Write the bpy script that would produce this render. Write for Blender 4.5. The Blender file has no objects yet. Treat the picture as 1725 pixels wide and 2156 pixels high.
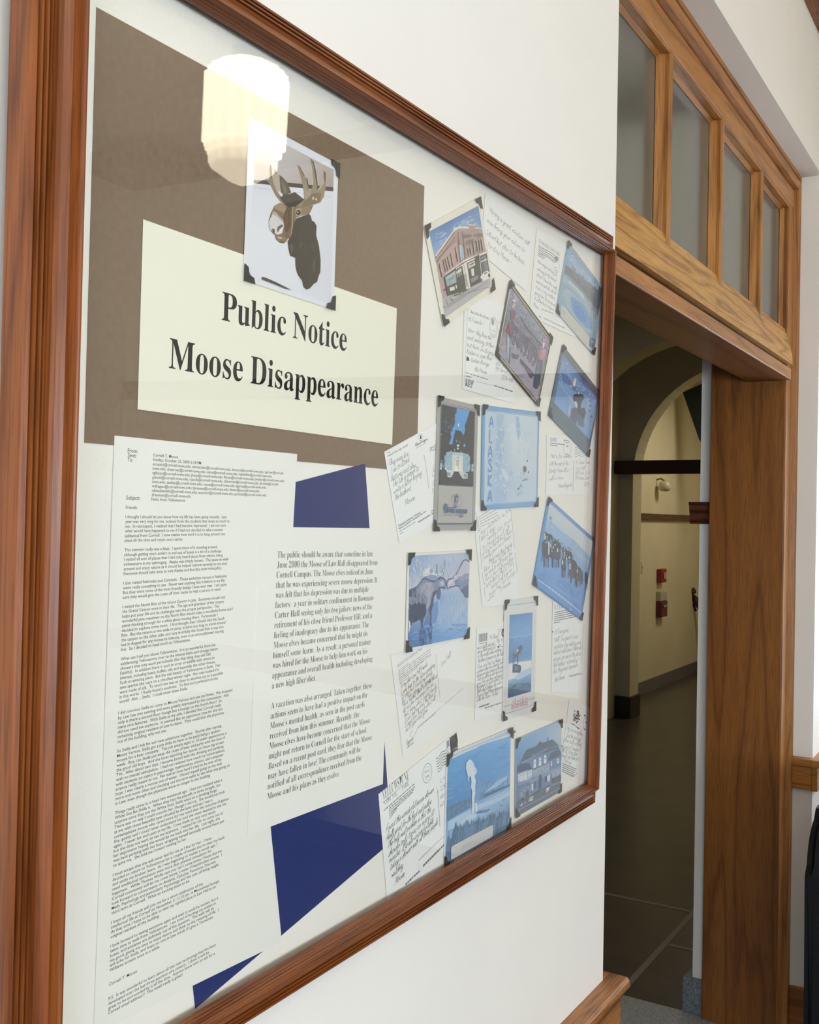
import bpy, bmesh, math, random
from mathutils import Vector, Matrix
from mathutils.geometry import tessellate_polygon
PI = math.pi
SC = bpy.context.scene
COL = SC.collection
random.seed(7)

# ------------------------------------------------------------------ camera and display calibration
IW, IH = 1725.0, 2156.0
FPX = 2194.45163
CR = Vector((0.518101399, -0.855127372, 0.0181139954))
CU = Vector((-0.0159775535, 0.0114982786, 0.999806235))
CF = Vector((0.855169958, 0.518290427, 0.00770556911))
CC = Vector((-0.535271183, -0.596479813, 1.54865049))
# the hanging frame leans a little off the wall: its own axes in the room
MD = Matrix(((0.999957888, 9.02692166e-05, -0.00917686071),
             (-0.000271210007, 0.99980555, -0.0197177366),
             (0.00917329636, 0.0197193951, 0.99976347)))
P0 = Vector((.44, 0, 1.10))
W0 = Vector((.44, -.016, 1.16))
def d2w(p): return MD @ (Vector(p) - P0) + W0
MDI = MD.transposed()
DR, DU, DF = MDI @ CR, MDI @ CU, MDI @ CF
DC = MDI @ (CC - W0) + P0
def pl(px, py, depth=0.0):
    """point of the mounting board (x, z in the frame's own axes) seen at a pixel of the photograph"""
    d = DF + DR * ((px - IW / 2) / FPX) + DU * ((IH / 2 - py) / FPX)
    t = (-depth - DC.y) / d.y
    return (DC.x + d.x * t, DC.z + d.z * t)

cam = bpy.data.cameras.new('camera')
cam.sensor_fit = 'HORIZONTAL'; cam.sensor_width = 36.0
cam.lens = 36.0 * FPX / IW
cam.clip_start = .02; cam.clip_end = 60
co = bpy.data.objects.new('camera', cam); COL.objects.link(co)
rot = Matrix((CR, CU, -CF)).transposed()
co.matrix_world = Matrix.Translation(CC) @ rot.to_4x4()
SC.camera = co

# ------------------------------------------------------------------ materials
def lin(h):
    h = h.lstrip('#')
    o = []
    for i in (0, 2, 4):
        v = int(h[i:i + 2], 16) / 255
        o.append(v / 12.92 if v <= .04045 else ((v + .055) / 1.055) ** 2.4)
    return tuple(o)
def hx(c): return lin(c) if isinstance(c, str) else c
class NT:
    def __init__(s, name):
        s.m = bpy.data.materials.new(name); s.m.use_nodes = True
        s.t = s.m.node_tree; s.b = s.t.nodes['Principled BSDF']
    def n(s, typ, **kw):
        nd = s.t.nodes.new(typ)
        for k, v in kw.items():
            if k.startswith('i_'):
                key = k[2:]
                nd.inputs[int(key) if key.isdigit() else key.replace('_', ' ')].default_value = v
            else: setattr(nd, k, v)
        return nd
    def l(s, a, b): s.t.links.new(a, b)
    def set(s, **kw):
        for k, v in kw.items(): s.b.inputs[k.replace('_', ' ')].default_value = v
def plain(name, col, rough=.6, spec=.5, **kw):
    t = NT(name); c = hx(col)
    t.set(Base_Color=(*c, 1), Roughness=rough)
    t.b.inputs['Specular IOR Level'].default_value = spec
    for k, v in kw.items(): t.b.inputs[k.replace('_', ' ')].default_value = v
    return t.m
def noisy(name, c1, c2, scale=40, rough=.6, bump=0.0, bscale=None, detail=6, dist=.002, spec=.4):
    t = NT(name)
    tc = t.n('ShaderNodeTexCoord'); nz = t.n('ShaderNodeTexNoise'); nz.inputs['Scale'].default_value = scale
    nz.inputs['Detail'].default_value = detail
    t.l(tc.outputs['Object'], nz.inputs['Vector'])
    r = t.n('ShaderNodeValToRGB'); r.color_ramp.elements[0].position = .32; r.color_ramp.elements[1].position = .68
    r.color_ramp.elements[0].color = (*hx(c1), 1); r.color_ramp.elements[1].color = (*hx(c2), 1)
    t.l(nz.outputs['Fac'], r.inputs[0]); t.l(r.outputs[0], t.b.inputs['Base Color'])
    t.set(Roughness=rough); t.b.inputs['Specular IOR Level'].default_value = spec
    if bump:
        n2 = t.n('ShaderNodeTexNoise'); n2.inputs['Scale'].default_value = bscale or scale; n2.inputs['Detail'].default_value = 4
        t.l(tc.outputs['Object'], n2.inputs['Vector'])
        bp = t.n('ShaderNodeBump'); bp.inputs['Strength'].default_value = bump; bp.inputs['Distance'].default_value = dist
        t.l(n2.outputs['Fac'], bp.inputs['Height']); t.l(bp.outputs[0], t.b.inputs['Normal'])
    return t.m
def wood(name, axis, light, mid, dark, ring=16.0, rough=.42, stretch=14.0, coat=.1, pore=.55, off=(0, 0, 0)):
    """open-grained oak: cathedral bands stretched along one axis, plus short dark pores"""
    t = NT(name)
    tc = t.n('ShaderNodeTexCoord')
    mp = t.n('ShaderNodeMapping'); sc = [1.0, 1.0, 1.0]; sc['XYZ'.index(axis)] = 1.0 / stretch
    mp.inputs['Scale'].default_value = sc; mp.inputs['Location'].default_value = off
    t.l(tc.outputs['Object'], mp.inputs['Vector'])
    n1 = t.n('ShaderNodeTexNoise'); n1.inputs['Scale'].default_value = ring * .55; n1.inputs['Detail'].default_value = 2.5
    n1.inputs['Roughness'].default_value = .5
    t.l(mp.outputs[0], n1.inputs['Vector'])
    mul = t.n('ShaderNodeMath', operation='MULTIPLY'); mul.inputs[1].default_value = 9.0
    t.l(n1.outputs['Fac'], mul.inputs[0])
    fr = t.n('ShaderNodeMath', operation='FRACT'); t.l(mul.outputs[0], fr.inputs[0])
    pp = t.n('ShaderNodeMath', operation='PINGPONG'); pp.inputs[1].default_value = .5; t.l(mul.outputs[0], pp.inputs[0])
    r = t.n('ShaderNodeValToRGB'); e = r.color_ramp.elements
    e[0].position = 0.0; e[0].color = (*hx(dark), 1); e[1].position = .5; e[1].color = (*hx(light), 1)
    m = e.new(.16); m.color = (*hx(mid), 1)
    t.l(pp.outputs[0], r.inputs[0])
    mp2 = t.n('ShaderNodeMapping'); s2 = [1.0, 1.0, 1.0]; s2['XYZ'.index(axis)] = 1.0 / 30.0
    mp2.inputs['Scale'].default_value = s2; t.l(tc.outputs['Object'], mp2.inputs['Vector'])
    n2 = t.n('ShaderNodeTexNoise'); n2.inputs['Scale'].default_value = 420.0; n2.inputs['Detail'].default_value = 2
    t.l(mp2.outputs[0], n2.inputs['Vector'])
    r2 = t.n('ShaderNodeValToRGB'); r2.color_ramp.elements[0].position = .36; r2.color_ramp.elements[1].position = .52
    r2.color_ramp.elements[0].color = (1 - pore, 1 - pore, 1 - pore, 1); r2.color_ramp.elements[1].color = (1, 1, 1, 1)
    t.l(n2.outputs['Fac'], r2.inputs[0])
    n3 = t.n('ShaderNodeTexNoise'); n3.inputs['Scale'].default_value = 5.0; n3.inputs['Detail'].default_value = 3
    t.l(mp.outputs[0], n3.inputs['Vector'])
    r3 = t.n('ShaderNodeValToRGB'); r3.color_ramp.elements[0].position = .3; r3.color_ramp.elements[1].position = .7
    r3.color_ramp.elements[0].color = (.88, .87, .86, 1); r3.color_ramp.elements[1].color = (1.07, 1.06, 1.05, 1)
    t.l(n3.outputs['Fac'], r3.inputs[0])
    mx = t.n('ShaderNodeMixRGB', blend_type='MULTIPLY'); mx.inputs[0].default_value = 1
    t.l(r.outputs[0], mx.inputs[1]); t.l(r2.outputs[0], mx.inputs[2])
    mx2 = t.n('ShaderNodeMixRGB', blend_type='MULTIPLY'); mx2.inputs[0].default_value = 1
    t.l(mx.outputs[0], mx2.inputs[1]); t.l(r3.outputs[0], mx2.inputs[2])
    t.l(mx2.outputs[0], t.b.inputs['Base Color'])
    t.set(Roughness=rough); t.b.inputs['Specular IOR Level'].default_value = .35; t.b.inputs['Coat Weight'].default_value = coat; t.b.inputs['Coat Roughness'].default_value = .22
    bp = t.n('ShaderNodeBump'); bp.inputs['Strength'].default_value = .25; bp.inputs['Distance'].default_value = .0006
    t.l(n2.outputs['Fac'], bp.inputs['Height']); t.l(bp.outputs[0], t.b.inputs['Normal'])
    return t.m
def printed(name, rough=.45, spec=.3, grain=.06):
    """ink on paper: takes the printed colour of every patch from the colour attribute"""
    t = NT(name)
    a = t.n('ShaderNodeVertexColor'); a.layer_name = 'Col'
    tc = t.n('ShaderNodeTexCoord'); nz = t.n('ShaderNodeTexNoise'); nz.inputs['Scale'].default_value = 900; nz.inputs['Detail'].default_value = 2
    t.l(tc.outputs['Object'], nz.inputs['Vector'])
    r = t.n('ShaderNodeMapRange'); r.inputs[3].default_value = 1 - grain; r.inputs[4].default_value = 1 + grain
    t.l(nz.outputs['Fac'], r.inputs[0])
    mx = t.n('ShaderNodeVectorMath', operation='SCALE'); t.l(a.outputs['Color'], mx.inputs[0]); t.l(r.outputs[0], mx.inputs['Scale'])
    t.l(mx.outputs[0], t.b.inputs['Base Color'])
    t.set(Roughness=rough); t.b.inputs['Specular IOR Level'].default_value = spec
    return t.m
def thin_glass(name, f0=.04, tint=(.997, .997, .997)):
    """clear pane: see-through plus a mirror reflection that grows towards grazing angles, the same from both sides"""
    t = NT(name); t.t.nodes.remove(t.b)
    out = [n for n in t.t.nodes if n.type == 'OUTPUT_MATERIAL'][0]
    g = t.n('ShaderNodeNewGeometry')
    dt = t.n('ShaderNodeVectorMath', operation='DOT_PRODUCT'); t.l(g.outputs['Incoming'], dt.inputs[0]); t.l(g.outputs['Normal'], dt.inputs[1])
    ab = t.n('ShaderNodeMath', operation='ABSOLUTE'); t.l(dt.outputs['Value'], ab.inputs[0])
    om = t.n('ShaderNodeMath', operation='SUBTRACT'); om.inputs[0].default_value = 1; t.l(ab.outputs[0], om.inputs[1])
    pw = t.n('ShaderNodeMath', operation='POWER'); pw.inputs[1].default_value = 5; t.l(om.outputs[0], pw.inputs[0])
    ma = t.n('ShaderNodeMath', operation='MULTIPLY_ADD'); ma.inputs[1].default_value = 1 - f0; ma.inputs[2].default_value = f0
    t.l(pw.outputs[0], ma.inputs[0])
    tr = t.n('ShaderNodeBsdfTransparent'); tr.inputs[0].default_value = (*tint, 1)
    gl = t.n('ShaderNodeBsdfGlossy'); gl.inputs['Roughness'].default_value = .0; gl.inputs[0].default_value = (1, 1, 1, 1)
    mx = t.n('ShaderNodeMixShader'); t.l(ma.outputs[0], mx.inputs[0]); t.l(tr.outputs[0], mx.inputs[1]); t.l(gl.outputs[0], mx.inputs[2])
    t.l(mx.outputs[0], out.inputs[0])
    return t.m

M_wall = noisy('painted_plaster', '#ece8e1', '#f0ece5', 3, .75, .12, 55, dist=.004, spec=.25)
M_ceil = noisy('ceiling_paint', '#ebe6da', '#f0ebe0', 3, .8, .05, 60)
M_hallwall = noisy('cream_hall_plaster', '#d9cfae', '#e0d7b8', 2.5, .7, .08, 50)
M_hallgrey = noisy('shaded_grey_plaster', '#b9b3a3', '#c4beae', 3, .75, .08, 50)  # shade of the unlit arch and ceiling faces is put into this grey
OAK = dict(light='#b97d3c', mid='#ae7334', dark='#935d25', pore=.3)
M_oakX = wood('oak_along_x', 'X', **OAK); M_oakZ = wood('oak_along_z', 'Z', **OAK); M_oakY = wood('oak_along_y', 'Y', **OAK)
M_sillX = wood('lit_oak_along_x', 'X', light='#cf9a4c', mid='#c28c40', dark='#97652a', ring=24, pore=.3)  # paler copy of the oak: light from above on the sill, in the colour
JAMB = dict(light='#9a6129', mid='#915925', dark='#7a481b', pore=.3)
M_jambZ = wood('jamb_oak_along_z', 'Z', ring=11, **JAMB)
M_jambY = wood('shaded_header_oak', 'X', ring=9, light='#8a5526', mid='#7f4d22', dark='#6b401a', pore=.3)  # darker copy of the oak: shade under the header, in the colour
FR = dict(light='#8a4d22', mid='#7d431c', dark='#6a3613', rough=.36, coat=.12, ring=22, pore=.35)
M_frX = wood('stained_oak_along_x', 'X', **FR); M_frZ = wood('stained_oak_along_z', 'Z', **FR)
M_dark = plain('dark_brown_paint', '#2a1712', .5)
M_darkoak = wood('dark_oak_along_y', 'Y', light='#6b3b22', mid='#5d321c', dark='#43210f')
M_glass = thin_glass('picture_glass', .032)
M_frost = noisy('grey_obscured_glass', '#64635a', '#6c6b62', 2, .16, spec=.6)
M_print = printed('printed_ink')
M_matte = printed('paper_ink', .8, .15, .03)
M_mat = noisy('cream_mount_board', '#f3f0e4', '#f6f3e8', 300, .85, spec=.2)
M_black = plain('black_paper', '#2b2c2a', .6, .3)
M_terrazzo = noisy('speckled_lit_terrazzo', '#989ca0', '#cdd0d3', 120, .35, detail=8)  # speckle is stone; pale tone also carries window light through the door
M_granite = noisy('speckled_granite', '#5d646a', '#8d949a', 160, .5, .4, 90, detail=8)

# ------------------------------------------------------------------ mesh helpers
def link(name, me, mat=None, parent=None):
    o = bpy.data.objects.new(name, me); COL.objects.link(o)
    if mat is not None and me is not None:
        for m in (mat if isinstance(mat, (list, tuple)) else (mat,)): me.materials.append(m)
    if parent is not None: o.parent = parent
    return o
def obj(name, bm, mat, parent=None, smooth=False):
    me = bpy.data.meshes.new(name)
    bmesh.ops.recalc_face_normals(bm, faces=bm.faces)
    if smooth:
        for f in bm.faces: f.smooth = True
    bm.to_mesh(me); bm.free()
    return link(name, me, mat, parent)
def tag(o, label=None, cat=None, group=None, kind=None):
    if label: o['label'] = label
    if cat: o['category'] = cat
    if group: o['group'] = group
    if kind: o['kind'] = kind
    return o
def empty(name, loc=(0, 0, 0)):
    o = bpy.data.objects.new(name, None); COL.objects.link(o); o.location = loc; o.empty_display_size = .05
    return o
def box(bm, a, b, bev=0.0):
    x0, y0, z0 = a; x1, y1, z1 = b
    vs = [bm.verts.new(p) for p in ((x0, y0, z0), (x1, y0, z0), (x1, y1, z0), (x0, y1, z0), (x0, y0, z1), (x1, y0, z1), (x1, y1, z1), (x0, y1, z1))]
    fs = [bm.faces.new([vs[i] for i in q]) for q in ((0, 3, 2, 1), (4, 5, 6, 7), (0, 1, 5, 4), (1, 2, 6, 5), (2, 3, 7, 6), (3, 0, 4, 7))]
    if bev:
        es = list({e for f in fs for e in f.edges})
        bmesh.ops.bevel(bm, geom=es, offset=bev, segments=2, affect='EDGES', profile=.5)
    return bm
def boxes(*bs, bev=0.0):
    bm = bmesh.new()
    for a, b in bs: box(bm, a, b, bev)
    return bm
def struct(name, bm, mat, parent=None, smooth=False):
    o = obj(name, bm, mat, parent, smooth)
    if parent is None: o['kind'] = 'structure'
    return o
def extrude_profile(bm, prof, p0, p1):
    """closed polygon of 3D offsets (functions of the end index) joined between two ends"""
    n = len(prof)
    A = [bm.verts.new(Vector(p0) + Vector(q[0])) for q in prof]
    B = [bm.verts.new(Vector(p1) + Vector(q[1])) for q in prof]
    for i in range(n): bm.faces.new((A[i], A[(i + 1) % n], B[(i + 1) % n], B[i]))
    bm.faces.new(A[::-1]); bm.faces.new(B)
def run(bm, pts2, axis, a, b):
    """extrude a closed 2D outline along one world axis; pts2 give the other two coordinates in xyz order"""
    def p(q, t):
        v = list(q); v.insert('xyz'.index(axis), t); return v
    A = [bm.verts.new(p(q, a)) for q in pts2]; B = [bm.verts.new(p(q, b)) for q in pts2]
    n = len(pts2)
    for i in range(n): bm.faces.new((A[i], A[(i + 1) % n], B[(i + 1) % n], B[i]))
    bm.faces.new(A[::-1]); bm.faces.new(B)
    return bm
def lathe(prof, seg=24, ribs=0, rib=0.0):
    bm = bmesh.new(); rings = []
    for r, z in prof:
        ring = []
        for i in range(seg):
            a = 2 * PI * i / seg
            rr = r * (1 + (rib * math.cos(a * ribs) if ribs else 0))
            ring.append(bm.verts.new((rr * math.cos(a), rr * math.sin(a), z)))
        rings.append(ring)
    for k in range(len(rings) - 1):
        for i in range(seg):
            bm.faces.new((rings[k][i], rings[k][(i + 1) % seg], rings[k + 1][(i + 1) % seg], rings[k + 1][i]))
    bm.faces.new(rings[0][::-1]); bm.faces.new(rings[-1])
    return bm
def tube(pts, r, seg=8):
    bm = bmesh.new(); pts = [Vector(p) for p in pts]; rings = []
    for i, p in enumerate(pts):
        d = (pts[min(i + 1, len(pts) - 1)] - pts[max(i - 1, 0)]).normalized()
        u = d.cross(Vector((0, 0, 1)));  u = u if u.length > 1e-4 else d.cross(Vector((1, 0, 0)))
        u.normalize(); v = d.cross(u)
        rr = r[i] if isinstance(r, (list, tuple)) else r
        rings.append([bm.verts.new(p + (u * math.cos(2 * PI * k / seg) + v * math.sin(2 * PI * k / seg)) * rr) for k in range(seg)])
    for a, b in zip(rings, rings[1:]):
        for k in range(seg): bm.faces.new((a[k], a[(k + 1) % seg], b[(k + 1) % seg], b[k]))
    bm.faces.new(rings[0][::-1]); bm.faces.new(rings[-1])
    return bm
# ------------------------------------------------------------------ the room
XL, XE, YB, ZC = -3.6, 3.25, -3.5, 3.2      # left end, end wall, opposite wall, ceiling
OX0, OX1, OZ = 1.0775, 2.885, 2.6457        # the doorway recess in the display wall
YH = .335                                   # hall side of that wall
bm = boxes(((XL, 0, 0), (OX0, YH, ZC)), ((OX0, 0, OZ), (OX1, YH, ZC)), ((OX1, 0, 0), (XE + .15, YH, ZC)),
           ((2.79, .297, 0), (OX1, YH, OZ)))
struct('wall_back', bm, M_wall)
struct('wall_right', boxes(((XE, YB, 0), (XE + .15, 0, .85)), ((XE, YB, .85), (XE + .15, -.78, 2.0)), ((XE, -.10, .85), (XE + .15, 0, 2.0)),
                           ((XE, YB, 2.0), (XE + .15, 0, ZC))), M_wall)
wx = [(-3.2, -2.0), (-1.6, -.4)]
bs = [((XL, YB - .15, 0), (XE + .15, YB, .8)), ((XL, YB - .15, 2.35), (XE + .15, YB, ZC))]
e = XL
for a, b in wx: bs.append(((e, YB - .15, .8), (a, YB, 2.35))); e = b
bs.append(((e, YB - .15, .8), (XE + .15, YB, 2.35)))
struct('wall_front', boxes(*bs), M_wall)
struct('wall_left', boxes(((XL - .15, YB - .15, 0), (XL, YH, .8)), ((XL - .15, YB - .15, 2.35), (XL, YH, ZC)), ((XL - .15, YB - .15, .8), (XL, -3.0, 2.35)), ((XL - .15, -.6, .8), (XL, YH, 2.35))), M_wall)
struct('ceiling', boxes(((XL - .15, YB - .15, ZC), (XE + .15, YH, ZC + .1))), M_ceil)
struct('floor', boxes(((XL - .15, YB - .15, -.1), (XE + .15, -.05, 0))), noisy('added_dark_carpet', '#3d3a37', '#4a4642', 250, .95, .3, 300, spec=.1))  # dark carpet added to cut bounce onto the doorway soffit
struct('floor_threshold', boxes(((XL - .15, -.05, -.1), (2.785, .56, 0)), ((2.785, -.05, -.1), (XE + .15, .297, 0))), M_terrazzo)

# chair rail, baseboard, head trim and crown: the same oak on every wall of the room
def rail_y(name, x, y0, y1, s):      # along y on a wall facing s*x
    bm = bmesh.new()
    run(bm, [(x, .735), (x + s * .018, .735), (x + s * .018, .80), (x + s * .03, .812), (x + s * .034, .822), (x + s * .03, .832), (x, .834)], 'y', y0, y1)
    return struct(name, bm, M_oakY)
def capprof(d):
    return [(0, .735), (-d * .55, .735), (-d * .55, .79), (-d * .85, .79), (-d, .797), (-d * .98, .806), (-d * .85, .8115), (0, .8115)]
bm = bmesh.new()
run(bm, [(y, z) for y, z in capprof(.034)], 'x', XL, OX0 + .034)
o = struct('trim_1', bm, wood('rail_oak_along_x', 'X', light='#b57c48', mid='#a06a3a', dark='#6f4526', ring=9, stretch=7))
bm = boxes(((OX0, 0, .79), (OX0 + .034, .06, .8115)), ((OX0, 0, .735), (OX0 + .018, .06, .79)))
struct('trim_2', bm, M_oakY)
bm = boxes(((OX1 - .034, -.034, .812), (OX1 + .3, 0, .834)), ((OX1 - .018, -.018, .735), (OX1 + .3, 0, .812)), bev=.002)
struct('trim_3', bm, M_oakX)
bm = boxes(((OX1 - .034, 0, .812), (OX1, .0575, .834)), ((OX1 - .02, 0, .738), (OX1, .0575, .812)), bev=.002)
struct('trim_4', bm, M_oakY)
rail_y('trim_5', XE, YB, 0, -1)
struct('trim_6', boxes(((XE - .02, YB, 2.0), (XE, 0, 2.09)), bev=.003), M_darkoak)
struct('trim_7', boxes(((XE - .07, YB, 3.06), (XE, 0, 3.17)), ((XE - .30, YB, 3.06), (XE, -3.05, 3.17)), bev=.01), plain('crown_stain', '#4d2f1e', .5))
bm = bmesh.new()
run(bm, [(0, 3.055), (-.02, 3.055), (-.03, 3.085), (-.07, 3.14), (-.09, ZC), (0, ZC)], 'x', XL, XE)
struct('trim_8', bm, wood('crown_oak_along_x', 'X', light='#8a4f2b', mid='#7a4423', dark='#522b14'))
struct('baseboard_right', boxes(((XE - .018, YB, 0), (XE, 0, .125)), bev=.004), M_darkoak)
struct('baseboard_back', boxes(((XL, -.018, 0), (OX0 + .018, 0, .125)), ((OX1 - .018, -.018, 0), (XE, 0, .125)), bev=.004), wood('base_oak_along_x', 'X', **JAMB))
struct('baseboard_niche', boxes(((OX1 - .018, 0, 0), (OX1, .0575, .122)), bev=.004), wood('niche_oak_along_y', 'Y', **JAMB))

# ------------------------------------------------------------------ oak doorway with its transom lights
door = empty('door_1', (OX1, .06, 0)); door['kind'] = 'structure'
def dpart(name, bm, mat): 
    o = obj(name, bm, mat, door); o.location = -Vector(door.location); return o
YD = .058
XJ = 2.76; ZH = 1.994
def casing_prof(flip=1):
    # (distance in from the outer edge, y)
    return [(0, YD + .02), (0, YD), (.012, YD), (.0135, YD + .009), (.018, YD + .009), (.0195, YD), (.038, YD - .004), (.050, YD - .002), (.053, YD + .016),
            (.060, YD + .016), (.062, YD + .012), (.1235, YD + .012), (.1235, YD + .05), (0, YD + .05)]
def casing_v(xo, s, z0, z1, miter):
    bm = bmesh.new()
    A = [bm.verts.new((xo + s * d, y, z0)) for d, y in casing_prof()]
    B = [bm.verts.new((xo + s * d, y, z1 - (d if miter else 0))) for d, y in casing_prof()]
    n = len(A)
    for i in range(n): bm.faces.new((A[i], A[(i + 1) % n], B[(i + 1) % n], B[i]))
    bm.faces.new(A); bm.faces.new(B)
    return bm
dpart('casing', casing_v(OX1, -1, 0, OZ, True), M_oakZ)
dpart('casing', casing_v(OX0, 1, 0, OZ, True), M_oakZ)
bm = bmesh.new()
A = [bm.verts.new((OX0 + d, y, OZ - d)) for d, y in casing_prof()]; B = [bm.verts.new((OX1 - d, y, OZ - d)) for d, y in casing_prof()]
for i in range(len(A)): bm.faces.new((A[i], A[(i + 1) % len(A)], B[(i + 1) % len(A)], B[i]))
bm.faces.new(A); bm.faces.new(B)
dpart('head_casing', bm, M_oakX)
for sx, x in ((-1, XJ), (1, OX0 + OX1 - XJ)):
    dpart('jamb', boxes(((x, YD + .014, 0), (x - sx * .03, .297, OZ - .12)), bev=.002), M_jambZ)
    dpart('door_stop', boxes(((x, YD + .05, 0), (x - sx * .0, YD + .051, .01))), M_jambZ) if False else None
xa, xb = OX0 + OX1 - XJ, XJ
bm = bmesh.new()   # transom bar with a sloping oak sill above it
run(bm, [(YD + .0, ZH), (YD + .125, ZH), (YD + .125, 2.10), (YD + .02, 2.10), (YD + .02, 2.038), (YD + .012, 2.038), (YD + .012, 2.0285), (YD + .0, 2.0285)], 'x', xa, xb)
dpart('transom_bar', bm, M_jambY)
bm = boxes(((xa, YD - .002, ZH + .001), (xb, YD + .004, 2.0275)), bev=.0015)
dpart('bar_face', bm, M_oakX)
bm = bmesh.new()
run(bm, [(YD - .006, 2.040), (YD + .03, 2.040), (YD + .03, 2.147), (YD + .018, 2.150), (YD - .004, 2.072)], 'x', xa, xb)
dpart('transom_sill', bm, M_sillX)
zt0, zt1 = 2.147, 2.512
zt1 = 2.53
YG = YD + .012 + .026       # the panes sit well back from the face of the bars
BARS = [(1.142, 1.205), (1.567, 1.590), (1.976, 2.001), (2.392, 2.418), (2.763, 2.825)]
for x0, x1 in BARS:
    bm = boxes(((x0, YD + .0105, zt0 - .03), (x1, YD + .05, zt1 + .006)), bev=.003)
    run(bm, [(x0 - .012, YG - .001), (x0 + .001, YD + .02), (x1 - .001, YD + .02), (x1 + .012, YG - .001)], 'z', zt0 - .03, zt1 - .001)
    dpart('mullion', bm, M_oakZ)
bm = boxes(((xa - .06, YD + .0090, zt1), (xb + .06, YD + .055, OZ - .058)), bev=.003)
run(bm, [(YG - .001, zt1 - .016), (YD + .02, zt1 + .002), (YG - .001, zt1 + .002)], 'x', xa - .05, xb + .05)
dpart('transom_head', bm, M_oakX)
for (a0, a1), (b0, b1) in zip(BARS, BARS[1:]):
    dpart('transom_pane', boxes(((a1 - .01, YG, zt0 - .02), (b0 + .01, YG + .005, zt1 + .01))), M_frost)

# ------------------------------------------------------------------ the hall beyond
HL = 2.315
struct('hall_floor', boxes(((-1.0, .56, -.1), (2.785, 2.6, 0)), ((2.785, .297, -.1), (11.0, 2.75, 0))),
       noisy('polished_dark_stone', '#3d3831', '#4f493f', 5, .3, detail=5, spec=.5))
for i, (a, b) in enumerate((((2.79, .562, 0), (11, .585, .0012)), ((3.262, .34, 0), (3.285, .56, .0012)), ((3.635, .588, 0), (3.658, 1.5, .0012)), ((5.4, .34, 0), (5.425, .56, .0012)))):
    tag(obj('floor_strip', boxes((a, b)), plain('pale_divider', '#8f877a', .5)), kind='structure')
struct('wall_hall', boxes(((-1.0, HL, 0), (7.51, HL + .15, 3.2)), ((7.72, 2.5, 0), (10.75, 2.65, 3.2))), M_hallwall)
struct('wall_hall_end', boxes(((10.6, .335, 0), (10.75, 2.5, 3.2))), M_hallwall)
struct('wall_hall_right', boxes(((XE + .15, .2, 0), (10.75, YH, 3.2))), M_hallwall)
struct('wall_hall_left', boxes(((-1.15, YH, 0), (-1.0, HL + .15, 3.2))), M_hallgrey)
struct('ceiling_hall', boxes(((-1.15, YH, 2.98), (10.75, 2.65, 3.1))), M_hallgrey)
def arch_wall(name, x0, x1, yc, r, zs, mats, ylo=YH, yhi=2.5, ztop=2.98):
    """wall across the hall with a round-headed opening; outer faces and the soffit are one mesh"""
    bm = bmesh.new(); N = 28
    arc = [(yc + r * math.cos(PI * i / N), zs + r * math.sin(PI * i / N)) for i in range(N + 1)]
    outl = [(yhi, 0), (yhi, zs)] + [(yhi + (ylo - yhi) * i / N, ztop) for i in range(N + 1)] + [(ylo, zs), (ylo, 0)]
    inn = [(yc + r, 0), (yc + r, zs)] + arc + [(yc - r, zs), (yc - r, 0)]
    V = {}
    for k, x in ((0, x0), (1, x1)):
        V[k] = ([bm.verts.new((x, *p)) for p in outl], [bm.verts.new((x, *p)) for p in inn])
    for i in range(len(outl) - 1):
        for k in (0, 1):
            o_, n_ = V[k]; bm.faces.new((o_[i], o_[i + 1], n_[i + 1], n_[i]))
        f = bm.faces.new((V[0][1][i], V[0][1][i + 1], V[1][1][i + 1], V[1][1][i])); f.material_index = 1
        bm.faces.new((V[0][0][i], V[0][0][i + 1], V[1][0][i + 1], V[1][0][i]))
    bmesh.ops.remove_doubles(bm, verts=bm.verts, dist=1e-5)
    return struct(name, bm, mats)
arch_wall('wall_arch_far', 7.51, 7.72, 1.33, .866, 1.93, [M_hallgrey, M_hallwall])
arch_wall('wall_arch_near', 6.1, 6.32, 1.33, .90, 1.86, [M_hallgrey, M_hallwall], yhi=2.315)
struct('trim_9', boxes(((7.40, .42, 1.945), (7.51, HL, 2.05)), bev=.006), M_dark)
struct('baseboard_pier', boxes(((7.49, 2.18, 0), (7.735, HL, .17)), bev=.006), plain('black_stone', '#1d1b18', .35))
struct('baseboard_hall', boxes(((7.735, 2.485, 0), (10.6, 2.5, .115)), ((10.585, .4, 0), (10.6, 2.485, .115))), noisy('grey_stone_base', '#6d6a66', '#7a7773', 30, .4))
struct('trim_10', boxes(((7.74, 2.475, 1.588), (10.6, 2.5, 1.648)), bev=.004), wood('hall_rail_oak', 'X', light='#6b4023', mid='#5f371c', dark='#46260f'))
struct('trim_11', boxes(((10.575, 2.44, .9), (10.6, 2.47, 1.60)), bev=.003), wood('hall_post_oak', 'Z', light='#8a5a22', mid='#7d4f1c', dark='#5c3810'))
bm = bmesh.new()   # moulded end of the oak rail on the hall side of the doorway wall
run(bm, [(2.772, 1.6225), (2.86, 1.6225), (2.86, 1.553), (2.787, 1.553), (2.783, 1.565), (2.783, 1.588), (2.778, 1.598), (2.776, 1.612), (2.770, 1.616)], 'y', .305, .366)
struct('trim_12', bm, M_darkoak)
struct('baseboard_doorway', boxes(((2.779, .2975, 0), (2.86, .364, .112)), bev=.004), M_granite)

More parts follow.
